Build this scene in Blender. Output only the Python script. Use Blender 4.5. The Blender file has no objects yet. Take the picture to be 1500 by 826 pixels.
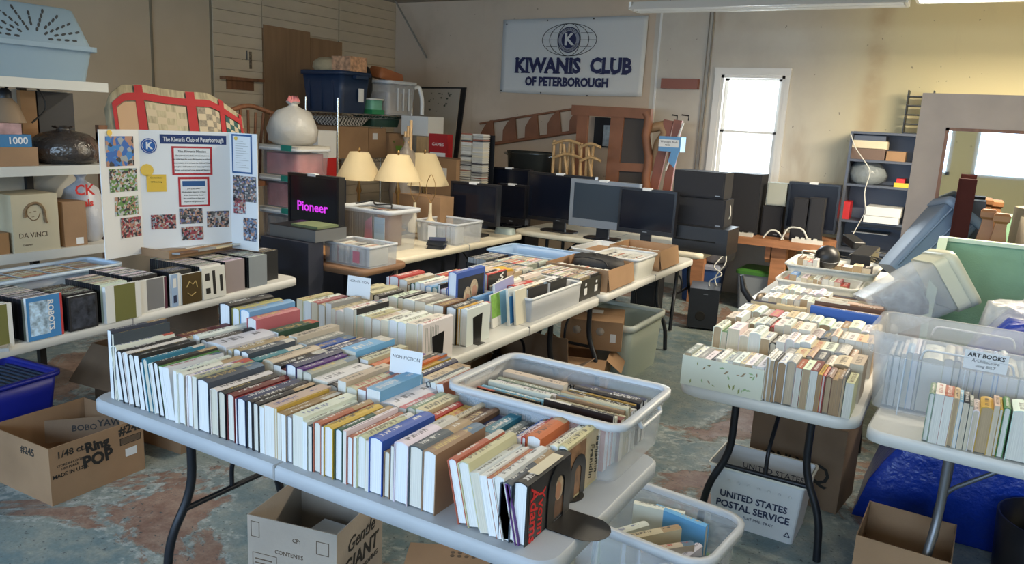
import bpy, math, random
from mathutils import Vector, Matrix
random.seed(7)
sc = bpy.context.scene
C = sc.collection
PI = math.pi
# ---------------------------------------------------------------- camera
F = 1133.4
RX = Vector((0.862, 0.51, 0.0)); yaw, pit, rol = 0.52306, 0.207664, -0.052272
fw = Vector((-math.sin(yaw)*math.cos(pit), math.cos(yaw)*math.cos(pit), -math.sin(pit)))
r0 = Vector((math.cos(yaw), math.sin(yaw), 0)); d0 = fw.cross(r0)
cr = math.cos(rol)*r0 + math.sin(rol)*d0
cd = -math.sin(rol)*r0 + math.cos(rol)*d0
CAM = Vector((0, 0, 1.78))
cam = bpy.data.objects.new('camera', bpy.data.cameras.new('camera')); C.objects.link(cam)
cam.matrix_world = Matrix(((cr.x, -cd.x, -fw.x, CAM.x), (cr.y, -cd.y, -fw.y, CAM.y), (cr.z, -cd.z, -fw.z, CAM.z), (0, 0, 0, 1)))
cam.data.sensor_width = 36; cam.data.lens = F/1500*36; cam.data.clip_start = .05; cam.data.clip_end = 100
sc.camera = cam
def ray(x, y): return (x-750)/F*cr + (y-413)/F*cd + fw
def az(x, y, z): r = ray(x, y); return CAM + r*((z-CAM.z)/r.z)      # photo pixel -> point at height z
def ay(x, y, Y): r = ray(x, y); return CAM + r*(Y/r.y)              # ... on the plane y = Y
def ax(x, y, X): r = ray(x, y); return CAM + r*(X/r.x)              # ... on the plane x = X
def ad(x, y, d): return CAM + ray(x, y)*d                           # ... at depth d
def pxy(X, Y, Z):
    v = Vector((X, Y, Z))-CAM; w = v.dot(fw); return v.dot(cr)/w*F+750, v.dot(cd)/w*F+413
# ---------------------------------------------------------------- world, light, exposure
sc.view_settings.view_transform = 'Standard'; sc.view_settings.look = 'None'
sc.view_settings.exposure = 0.16; sc.view_settings.gamma = 1
w = bpy.data.worlds.new('world'); sc.world = w; w.use_nodes = True
bg = w.node_tree.nodes['Background']; bg.inputs[0].default_value = (.78, .89, 1, 1); bg.inputs[1].default_value = 3.5
def area(name, loc, rot, sx, sy, power, col, spread=PI):
    l = bpy.data.lights.new(name, 'AREA'); l.shape = 'RECTANGLE'; l.size = sx; l.size_y = sy; l.energy = power; l.color = col; l.spread = spread
    o = bpy.data.objects.new(name, l); C.objects.link(o); o.location = loc; o.rotation_euler = rot; return o
# daylight through the windows behind the photographer, the far window and the lit ceiling tube, plus three tubes added out of view
for i, x in enumerate((-5.4, -3.3, -1.2, .9)):
    area('daylight_front_window', (x, -2.38, 1.85), (PI/2, 0, 0), 1.7, 1.15, 50, (.42, .68, 1))
area('daylight_back_window', (-2.13, 8.78, 1.75), (-PI/2, 0, 0), .66, 1.35, 45, (.8, .92, 1))
for x, y, z, p in ((1.0, 6.35, 2.74, 250), (.2, 3.2, 2.95, 20), (-2.9, 4.3, 2.95, 50), (-.5, -.3, 2.95, 5)):  # first is the fixture at top right; the rest are added, out of view
    area('tube_light', (x, y, z-.13), (0, 0, 0), 2.3, .12, p, (1, .87, .66))
# ---------------------------------------------------------------- materials
MATS = {}
def mat(name, col=(.5, .5, .5), rough=.6, metal=0, var=0, vscale=8, bump=0, bscale=60, alpha=1, emit=0, spec=.5, objcol=False, coat=0, stretch=None):
    if name in MATS: return MATS[name]
    m = bpy.data.materials.new(name); m.use_nodes = True; N = m.node_tree.nodes; L = m.node_tree.links
    b = N['Principled BSDF']; MATS[name] = m
    b.inputs['Base Color'].default_value = (*col, 1); b.inputs['Roughness'].default_value = rough
    b.inputs['Metallic'].default_value = metal; b.inputs['Alpha'].default_value = alpha
    b.inputs['Specular IOR Level'].default_value = spec; b.inputs['Coat Weight'].default_value = coat
    if emit: b.inputs['Emission Color'].default_value = (*col, 1); b.inputs['Emission Strength'].default_value = emit
    src = None
    if objcol:
        oi = N.new('ShaderNodeObjectInfo'); src = oi.outputs['Color']
    if var or bump:
        tc = N.new('ShaderNodeTexCoord'); co = tc.outputs['Object']
        if stretch:
            mp = N.new('ShaderNodeMapping'); mp.inputs['Scale'].default_value = stretch; L.new(co, mp.inputs[0]); co = mp.outputs[0]
    if var:
        n = N.new('ShaderNodeTexNoise'); n.inputs['Scale'].default_value = vscale; n.inputs['Detail'].default_value = 5; L.new(co, n.inputs['Vector'])
        mr = N.new('ShaderNodeMapRange'); mr.inputs[1].default_value = .3; mr.inputs[2].default_value = .7
        mr.inputs[3].default_value = 1-var; mr.inputs[4].default_value = 1+var; L.new(n.outputs[0], mr.inputs[0])
        vm = N.new('ShaderNodeVectorMath'); vm.operation = 'SCALE'
        if src: L.new(src, vm.inputs[0])
        else: vm.inputs[0].default_value = col
        L.new(mr.outputs[0], vm.inputs['Scale']); src = vm.outputs[0]
    if src: L.new(src, b.inputs['Base Color'])
    if bump:
        n2 = N.new('ShaderNodeTexNoise'); n2.inputs['Scale'].default_value = bscale; n2.inputs['Detail'].default_value = 4; L.new(co, n2.inputs['Vector'])
        bp = N.new('ShaderNodeBump'); bp.inputs['Strength'].default_value = bump; bp.inputs['Distance'].default_value = .01
        L.new(n2.outputs[0], bp.inputs['Height']); L.new(bp.outputs[0], b.inputs['Normal'])
    return m
def nd(m): return m.node_tree.nodes, m.node_tree.links, m.node_tree.nodes['Principled BSDF']
def mathn(N, L, op, a, b=0.0, c=None):
    n = N.new('ShaderNodeMath'); n.operation = op
    for i, v in enumerate((a, b) if c is None else (a, b, c)):
        if isinstance(v, (int, float)): n.inputs[i].default_value = v
        else: L.new(v, n.inputs[i])
    return n.outputs[0]
def mixc(N, L, f, a, b):
    n = N.new('ShaderNodeMix'); n.data_type = 'RGBA'
    for k, v in (('Factor_Float', f), ('A_Color', a), ('B_Color', b)):
        s = next(i for i in n.inputs if i.identifier == k)
        if isinstance(v, tuple): s.default_value = (*v, 1)
        elif isinstance(v, (int, float)): s.default_value = v
        else: L.new(v, s)
    return next(o for o in n.outputs if o.identifier == 'Result_Color')
# plain materials
white_plastic = mat('white_table_plastic', (.6, .6, .58), .45, var=.06, vscale=3, bump=.05, bscale=220)
tube_metal = mat('dark_tube_metal', (.025, .028, .035), .4, .6)
grey_metal = mat('grey_tube_metal', (.2, .21, .23), .4, .7)
chrome = mat('chrome', (.7, .7, .68), .25, 1)
black_metal = mat('black_metal', (.006, .006, .007), .35, .2)
black_plastic = mat('black_plastic', (.008, .009, .012), .4)
gloss_black = mat('screen_glass', (.006, .007, .012), .12, spec=.6)
cardboard = mat('cardboard', (.33, .2, .11), .85, var=.12, vscale=4, bump=.08, bscale=90)
cardboard_grey = mat('grey_cardboard', (.36, .31, .26), .85, var=.1, vscale=4, bump=.08, bscale=90)
cardboard_dark = mat('dark_cardboard', (.2, .13, .08), .85, var=.15, vscale=4)
ink = mat('black_ink', (.02, .018, .016), .7)
ink_brown = mat('brown_ink', (.1, .06, .035), .7)
paper = mat('white_paper', (.72, .73, .74), .7)
cream_paper = mat('cream_paper', (.66, .58, .42), .7, var=.05)
frost = mat('frosted_plastic', (.66, .69, .72), .3, alpha=.3, var=.05, vscale=5)
frost_rim = mat('frosted_plastic_rim', (.62, .65, .69), .35, alpha=.85)
thin_frost = mat('thin_frost', (.62, .66, .7), .3, alpha=.14)
clear_film = mat('clear_film', (.8, .8, .78), .12, alpha=.35, bump=.6, bscale=18)
wood = mat('brown_wood', (.2, .085, .04), .5, var=.25, vscale=3, stretch=(8, 8, .8))
wood_light = mat('light_wood', (.5, .32, .15), .5, var=.2, vscale=4, stretch=(6, 6, 1))
wood_bench = mat('bench_wood', (.38, .17, .08), .55, var=.25, vscale=3, stretch=(1, 8, 8))
# ---------------------------------------------------------------- mesh building
class MB:
    def __init__(s): s.v = []; s.f = []; s.sm = []
    def add(s, vs, fs, smooth=False):
        o = len(s.v); s.v += [tuple(v) for v in vs]; s.f += [tuple(i+o for i in f) for f in fs]; s.sm += [smooth]*len(fs); return s
    def box(s, x0, x1, y0, y1, z0, z1, M=None):
        vs = [Vector((x, y, z)) for z in (z0, z1) for y in (y0, y1) for x in (x0, x1)]
        if M: vs = [M @ v for v in vs]
        return s.add(vs, [(0, 2, 3, 1), (4, 5, 7, 6), (0, 1, 5, 4), (2, 6, 7, 3), (0, 4, 6, 2), (1, 3, 7, 5)])
    def loft(s, loops, cap0=True, cap1=True, smooth=True, closed=True):
        n = len(loops[0]); vs = [v for l in loops for v in l]; fs = []
        for k in range(len(loops)-1):
            for i in range(n if closed else n-1):
                j = (i+1) % n; fs.append((k*n+i, k*n+j, (k+1)*n+j, (k+1)*n+i))
        s.add(vs, fs, smooth)
        if cap0: s.add(loops[0], [tuple(reversed(range(n)))])
        if cap1: s.add(loops[-1], [tuple(range(n))])
        return s
    def tube(s, pts, r, n=8, smooth=True, bend=0):
        pts = [Vector(p) for p in pts]
        if bend:
            q = [pts[0]]
            for a, b, c in zip(pts, pts[1:], pts[2:]):
                u = (a-b); v = (c-b); k = min(bend, u.length*.45, v.length*.45); u.normalize(); v.normalize()
                p0 = b+u*k; p2 = b+v*k
                q += [p0*(1-t)**2+b*2*t*(1-t)+p2*t*t for t in (0, .25, .5, .75, 1)]
            pts = q+[pts[-1]]
        loops = []; T = (pts[1]-pts[0]).normalized(); U = T.orthogonal().normalized()
        for i, p in enumerate(pts):
            t = (pts[min(i+1, len(pts)-1)]-pts[max(i-1, 0)]).normalized()
            U = (U-t*U.dot(t)).normalized(); V = t.cross(U)
            rr = r[i] if isinstance(r, (list, tuple)) else r
            loops.append([p+U*rr*math.cos(a*2*PI/n)+V*rr*math.sin(a*2*PI/n) for a in range(n)])
        return s.loft(loops, smooth=smooth)
    def lathe(s, prof, n=20, c=(0, 0, 0), cap0=True, cap1=True):
        return s.loft([[Vector((c[0]+r*math.cos(i*2*PI/n), c[1]+r*math.sin(i*2*PI/n), c[2]+z)) for i in range(n)] for r, z in prof], cap0, cap1)
    def prism(s, poly, a, b, axis='z', smooth=False):          # poly: 2-D outline; a..b along axis
        def P(p, t): return Vector((p[0], p[1], t)) if axis == 'z' else Vector((p[0], t, p[1])) if axis == 'y' else Vector((t, p[0], p[1]))
        return s.loft([[P(p, a) for p in poly], [P(p, b) for p in poly]], smooth=smooth)
    def mesh(s, name, m=None):
        me = bpy.data.meshes.new(name); me.from_pydata(s.v, [], s.f); me.polygons.foreach_set('use_smooth', s.sm)
        if m: me.materials.append(m)
        me.update(); return me
    def obj(s, name, m=None, parent=None, loc=None, col=None, rot=None):
        return link(name, s.mesh(name, m), parent, loc, col, rot)
def link(name, me, parent=None, loc=None, col=None, rot=None):
    o = bpy.data.objects.new(name, me); C.objects.link(o)
    if parent: o.parent = parent
    if loc is not None: o.location = loc
    if rot is not None: o.rotation_euler = rot
    if col: o.color = (*col, 1)
    return o
def fix(me):
    import bmesh
    b = bmesh.new(); b.from_mesh(me); bmesh.ops.recalc_face_normals(b, faces=b.faces); b.to_mesh(me); b.free()
def tag(o, label=None, cat=None, group=None, kind=None):
    if label: o['label'] = label
    if cat: o['category'] = cat
    if group: o['group'] = group
    if kind: o['kind'] = kind
    return o
def thing(name, label, cat, loc=(0, 0, 0), rz=0, group=None, rot=None):
    o = bpy.data.objects.new(name, None); C.objects.link(o); o.location = loc; o.rotation_euler = rot or (0, 0, rz)
    o.empty_display_size = .05
    return tag(o, label, cat, group)
def clone(o, loc=None, rz=None, label=None, parent=None):
    c = o.copy(); C.objects.link(c); c.parent = parent
    if loc is not None: c.location = loc
    if rz is not None: c.rotation_euler = (0, 0, rz)
    if label: c['label'] = label
    for ch in list(o.children):
        clone(ch, parent=c)
    return c
def rrect(w, d, r, n=5, z=0, cx=0, cy=0):
    out = []
    for qx, qy, a0 in ((1, 1, 0), (-1, 1, 90), (-1, -1, 180), (1, -1, 270)):
        for i in range(n+1):
            a = math.radians(a0+90*i/n); out.append(Vector((cx+qx*(w/2-r)+r*math.cos(a), cy+qy*(d/2-r)+r*math.sin(a), z)))
    return out
def text(body, size, m, parent, loc, rot, align='CENTER', bold=0, shear=0, name='lettering', sx=1, ext=.0004, font=None):
    cu = bpy.data.curves.new(name, 'FONT'); cu.body = body; cu.size = size; cu.align_x = align; cu.align_y = 'CENTER'
    cu.offset = bold; cu.shear = shear; cu.extrude = ext; cu.resolution_u = 2; cu.space_line = .95
    o = bpy.data.objects.new(name, cu); C.objects.link(o)
    dg = bpy.context.evaluated_depsgraph_get(); me = bpy.data.meshes.new_from_object(o.evaluated_get(dg)); bpy.data.objects.remove(o); bpy.data.curves.remove(cu)
    me.materials.clear(); me.materials.append(m)
    o = link(name, me, parent, loc, rot=rot); o.scale = (sx, 1, 1); return o
def cards(name, pts, m, parent, th=.0008):                      # thin printed sheet from 4 corners (local)
    a, b, c, d = [Vector(p) for p in pts]; n = (b-a).cross(d-a).normalized()*th
    return MB().add([a, b, c, d, a+n, b+n, c+n, d+n], [(3, 2, 1, 0), (4, 5, 6, 7), (0, 1, 5, 4), (1, 2, 6, 5), (2, 3, 7, 6), (3, 0, 4, 7)]).obj(name, m, parent)
# ================================================================ room shell
XL, YB, ZC, XR, YF = -7.0, 8.6, 3.22, 3.2, -2.4
def struct(name, mb, m): return tag(mb.obj(name, m), kind='structure')
# painted, worn concrete floor
m = mat('painted_floor', (.3, .34, .33), .5); N, L, B = nd(m)
tc = N.new('ShaderNodeTexCoord'); co = tc.outputs['Object']
def noise(scale, det=6, rough=.6, dist=0, src=None):
    n = N.new('ShaderNodeTexNoise'); n.inputs['Scale'].default_value = scale; n.inputs['Detail'].default_value = det
    n.inputs['Roughness'].default_value = rough; n.inputs['Distortion'].default_value = dist; L.new(src or co, n.inputs['Vector']); return n.outputs[0]
def step(v, a, b):
    n = N.new('ShaderNodeMapRange'); n.interpolation_type = 'SMOOTHSTEP'; n.inputs[1].default_value = a; n.inputs[2].default_value = b; L.new(v, n.inputs[0]); return n.outputs[0]
base = mixc(N, L, step(noise(1.3), .35, .65), (.12, .19, .22), (.21, .26, .25))
base = mixc(N, L, step(noise(9), .4, .75), base, (.29, .31, .28))
wear = step(noise(.85, 12, .7, .6), .54, .57)
red = mixc(N, L, step(noise(14), .35, .65), (.2, .12, .095), (.28, .2, .16))
edge = mathn(N, L, 'MULTIPLY', step(noise(.85, 8, .62, .6), .5, .53), mathn(N, L, 'SUBTRACT', 1.0, wear))
c = mixc(N, L, mathn(N, L, 'MULTIPLY', edge, step(noise(22), .45, .6)), base, (.36, .4, .4))
c = mixc(N, L, wear, c, red)
chips = mathn(N, L, 'MAXIMUM', step(noise(38, 4, .7), .62, .64), step(noise(11, 6, .75, 1.2), .66, .675))
fine = mathn(N, L, 'MULTIPLY_ADD', noise(70, 4, .7), .9, .55); sv = N.new('ShaderNodeVectorMath'); sv.operation = 'SCALE'; L.new(mixc(N, L, chips, c, (.06, .08, .09)), sv.inputs[0]); L.new(fine, sv.inputs['Scale']); c = sv.outputs[0]; L.new(c, B.inputs['Base Color'])
bp = N.new('ShaderNodeBump'); bp.inputs['Strength'].default_value = .35; bp.inputs['Distance'].default_value = .01
L.new(mathn(N, L, 'ADD', wear, chips), bp.inputs['Height']); bp.invert = True; L.new(bp.outputs[0], B.inputs['Normal'])
L.new(mathn(N, L, 'MULTIPLY_ADD', noise(5), .4, .25), B.inputs['Roughness'])
struct('floor', MB().box(XL-.1, XR+.1, YF-.1, YB+.1, -.1, 0), m)
wall_m = mat('stained_glow_wall_board', (.52, .47, .37), .8); N, L, B = nd(wall_m)
tc = N.new('ShaderNodeTexCoord'); co = tc.outputs['Object']
mp = N.new('ShaderNodeMapping'); mp.inputs['Scale'].default_value = (1, 1, .22); L.new(co, mp.inputs[0])
sx_ = N.new('ShaderNodeSeparateXYZ'); L.new(co, sx_.inputs[0])
c = mixc(N, L, step(noise(.8), .35, .65), (.5, .39, .29), (.6, .48, .36))
c = mixc(N, L, mathn(N, L, 'GREATER_THAN', sx_.outputs[0], -3.28), c, mixc(N, L, step(noise(.9), .35, .65), (.52, .47, .4), (.6, .56, .48)))
c = mixc(N, L, step(sx_.outputs[0], -1.9, -.4), c, (.72, .63, .37))  # yellow light of the right-hand tube painted into the board colour
c = mixc(N, L, mathn(N, L, 'MULTIPLY', mathn(N, L, 'MULTIPLY', step(sx_.outputs[0], -1.12, -.98), mathn(N, L, 'SUBTRACT', 1.0, step(sx_.outputs[0], -.95, -.8))), mathn(N, L, 'MULTIPLY', step(noise(3, 4, .5), .25, .6), .6)), c, (.45, .31, .17))
st = mathn(N, L, 'MULTIPLY', step(noise(2.2, 5, .5, .3, mp.outputs[0]), .58, .72), .5)
c = mixc(N, L, st, c, (.34, .24, .15))
L.new(mixc(N, L, mathn(N, L, 'MULTIPLY', step(noise(16, 2), .74, .76), .6), c, (.12, .09, .07)), B.inputs['Base Color'])
side_m = mat('grey_wall_board', (.5, .41, .3), .8, var=.08, vscale=1.5)
WX0, WX1, WZ0, WZ1 = -2.47, -1.8, 1.08, 2.36
struct('wall_back', MB().box(XL-.1, WX0, YB, YB+.12, 0, ZC).box(WX1, XR+.1, YB, YB+.12, 0, ZC).box(WX0, WX1, YB, YB+.12, 0, WZ0).box(WX0, WX1, YB, YB+.12, WZ1, ZC), wall_m)
wl = struct('wall_left', MB().box(XL-.1, XL, YF-.1, YB, 0, ZC), side_m)
struct('wall_right', MB().box(XR, XR+.1, YF-.1, YB, 0, ZC), wall_m)
wf = MB().box(XL-.1, XR+.1, YF-.1, YF, 0, 1.25).box(XL-.1, XR+.1, YF-.1, YF, 2.45, ZC)
for a, b in ((XL-.1, -6.3), (-4.5, -4.2), (-2.4, -2.1), (-.3, 0), (1.8, XR+.1)): wf.box(a, b, YF-.1, YF, 1.25, 2.45)
struct('wall_front', wf, wall_m)
struct('ceiling', MB().box(XL-.1, XR+.1, YF-.1, YB+.1, ZC, ZC+.1), mat('ceiling_board', (.34, .3, .25), .85, var=.1, vscale=2))
glass = mat('window_glass', (1, 1, 1), .05, alpha=.12)
trim_w = mat('window_paint', (.72, .7, .66), .5)
for i, x in enumerate((-5.4, -3.3, -1.2, .9)):
    o = struct('window_%d' % (i+2), MB().box(x-.9, x-.84, YF-.06, YF+.02, 1.25, 2.45).box(x+.84, x+.9, YF-.06, YF+.02, 1.25, 2.45).box(x-.9, x+.9, YF-.06, YF+.02, 1.25, 1.3).box(x-.9, x+.9, YF-.06, YF+.02, 2.4, 2.45), trim_w)
# the double-hung window in the back wall
win = struct('window_1', MB().box(WX0-.02, WX0+.03, YB-.02, YB+.1, WZ0, WZ1).box(WX1-.03, WX1+.02, YB-.02, YB+.1, WZ0, WZ1).box(WX0, WX1, YB-.02, YB+.1, WZ1-.03, WZ1+.02), trim_w)
MB().box(WX0-.07, WX0-.0, YB-.03, YB, WZ0-.1, WZ1+.07).box(WX1, WX1+.05, YB-.025, YB, WZ0-.1, WZ1+.07).box(WX0-.075, WX1+.055, YB-.034, YB-.001, WZ1+.001, WZ1+.075).obj('casing', trim_w, win)
MB().box(WX0-.09, WX1+.09, YB-.09, YB+.02, WZ0-.06, WZ0).obj('window_sill', trim_w, win)
for z0, z1, y in ((WZ0, 1.78, YB+.02), (1.75, WZ1-.03, YB+.05)):
    s_ = MB().box(WX0+.03, WX0+.07, y, y+.03, z0, z1).box(WX1-.07, WX1-.03, y, y+.03, z0, z1).box(WX0+.03, WX1-.03, y, y+.03, z0, z0+.022).box(WX0+.03, WX1-.03, y, y+.03, z1-.022, z1).obj('sash', trim_w, win)
    MB().box(WX0+.06, WX1-.06, y+.012, y+.016, z0+.03, z1-.03).obj('pane', glass, s_)
# snow-bright ground outside so the view through the pane stays a real place
struct('ground_outside', MB().box(-12, 8, YB+.3, 30, -.3, -.2), mat('snow', (.8, .82, .85), .8))
# joint battens and pipes on the back wall
pipe = mat('pipe_metal', (.25, .22, .18), .5, .3)
for i, (px, py0, py1) in enumerate(((1046, 14, 250),)):
    a = ay(px, py0+10, YB-.02); struct('trim_1', MB().tube([(a.x, YB-.02, .3), (a.x, YB-.02, ZC)], .01), pipe)
    struct('trim_2', MB().tube([(a.x-.045, YB-.015, .3), (a.x-.045, YB-.015, ZC)], .006), pipe)
a = ay(968, 40, YB); struct('trim_3', MB().box(a.x-.012, a.x+.012, YB-.008, YB, .8, 3.05), trim_w)
# plank cladding of the left wall, plywood sheet and board joints
plank_m = mat('painted_plank', (.56, .47, .35), .75, var=.12, vscale=5, stretch=(1, .3, 1))
y0 = ax(310, 60, XL).y; ypl, ypr = ax(383, 38, XL).y, ax(499, 58, XL).y; yj = ax(494, 30, XL).y
seg = [(y0, 6.28), (6.28, yj), (yj+.01, YB)]
pm = {}
z = .1; k = 0
while z < ZC-.02:
    for i, (a, b) in enumerate(seg):
        top = 2.66
        if i == 1 and z < top-.06: continue
        if z < .9 and i != 2: continue
        L_ = b-a-.006
        if (i) not in pm: pm[i] = MB().box(0, .022, 0, L_, .003, .117).mesh('plank', plank_m)
        link('plank', pm[i], wl, (XL+random.uniform(-.003, .002), a+.003, z))
    z += .12; k += 1
ply = MB().box(XL, XL+.028, ypl, ypr-.55, .05, 2.66).obj('plywood_sheet', mat('plywood', (.3, .175, .09), .6, var=.12, vscale=3, stretch=(1, 6, .6)), wl)
ply = MB().box(XL, XL+.026, ypr-.545, ypr, .05, 2.6).obj('plywood_sheet', mat('plywood'), wl)
for px in (222, 309):
    yy = ax(px, 60, XL).y; MB().box(XL, XL+.008, yy-.012, yy+.012, 0, ZC).obj('joint_strip', mat('joint', (.2, .17, .12), .8), wl)
# ================================================================ folding tables
def wishbone(parent, x, d, H, mtl, flip=1):
    """leg frame under one end of a table: two curved legs joined by a bar"""
    for s in (-1, 1):
        MB().tube([(x, s*d*.62, H), (x, s*d*.62, H*.55), (x+flip*.02, s*d*.95, .3*H), (x+flip*.02, s*d*1.0, .008)], .0165, 10, bend=.16).obj('leg', mtl, parent)
    MB().tube([(x, -d*.75, H*.46), (x, d*.75, H*.46)], .011, 8).obj('crossbar', mtl, parent)
    MB().tube([(x, -d*.62, H-.012), (x, d*.62, H-.012)], .012, 8).obj('hinge_bar', mtl, parent)
    MB().tube([(x, 0, H*.46), (x, 0, H*.62), (x-flip*.3, 0, H-.01)], .009, 8, bend=.08).obj('brace', mtl, parent)
def folding_table(label, cx, cy, rz, Lx, W, H=.74, mtl=tube_metal, top=white_plastic, seam=True, r=.07, th=.05, legs=(1, 1), legd=None, lx=None):
    t = thing('folding_table', label, 'table', (cx, cy, 0), rz)
    mb = MB()
    prof = [(-.012, -th), (0, -th+.006), (0, -.008), (-.008, 0)]
    mb.loft([rrect(Lx-.05, W-.05, r-.02, 6, H-th+.012), rrect(Lx-.03, W-.03, r-.01, 6, H-th)]+[rrect(Lx+2*a, W+2*a, r, 6, H+b) for a, b in prof])
    mb.obj('tabletop', top, t)
    if seam: MB().box(-.004, .004, -W/2-.001, W/2+.001, H-th+.004, H+.0006).obj('fold_seam', mat('seam_grey', (.3, .3, .3), .7), t)
    for q in (-1, 1): MB().box(-Lx/2+.06, Lx/2-.06, q*(W/2-.07)-.012, q*(W/2-.07)+.012, H-th-.012, H-th+.01).obj('rail', mtl, t)
    d = legd or (W/2-.1)
    e = lx or (Lx/2-.27)
    if legs[0]: wishbone(t, -e, d, H-th, mtl, -1)
    if legs[1]: wishbone(t, e, d, H-th, mtl, 1)
    return t
T1X0, T1X1, T1Y0, T1Y1 = -2.57, -.72, 1.50, 2.27
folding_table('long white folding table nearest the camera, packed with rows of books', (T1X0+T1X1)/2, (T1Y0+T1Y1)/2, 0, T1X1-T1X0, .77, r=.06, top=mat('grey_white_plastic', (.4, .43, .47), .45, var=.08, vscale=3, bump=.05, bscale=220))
folding_table('white folding table in the middle holding hardbacks, near half', -2.21, 3.38, PI/2, 1.83, .76)
folding_table('white folding table in the middle under the blue tray and open cartons', -2.21, 5.23, PI/2, 1.83, .76)
folding_table('white folding table at the left loaded with boxed discs', -3.79, 2.2, PI/2+.088, 2.44, .76)
folding_table('cream folding table under the disc bins left of the televisions', -3.86, 5.3, PI/2, 1.83, .76, top=mat('cream_table_plastic', (.72, .66, .52), .5, var=.05))
folding_table('cream folding table across the back carrying the row of televisions', -2.78, 6.78, 0, 1.86, .76, top=mat('cream_table_plastic'))
folding_table('white folding table at the right packed with paperbacks', -.575, 3.95, PI/2, 1.86, .71, r=.1)
folding_table('second white folding table at the right behind the paperbacks, under the small bins', -.72, 5.82, PI/2, 1.83, .76, seam=False)
folding_table('white folding table at the right edge with the tall book bin', .74, 3.3, -.05, 1.83, .76, mtl=grey_metal, r=.06)
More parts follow.
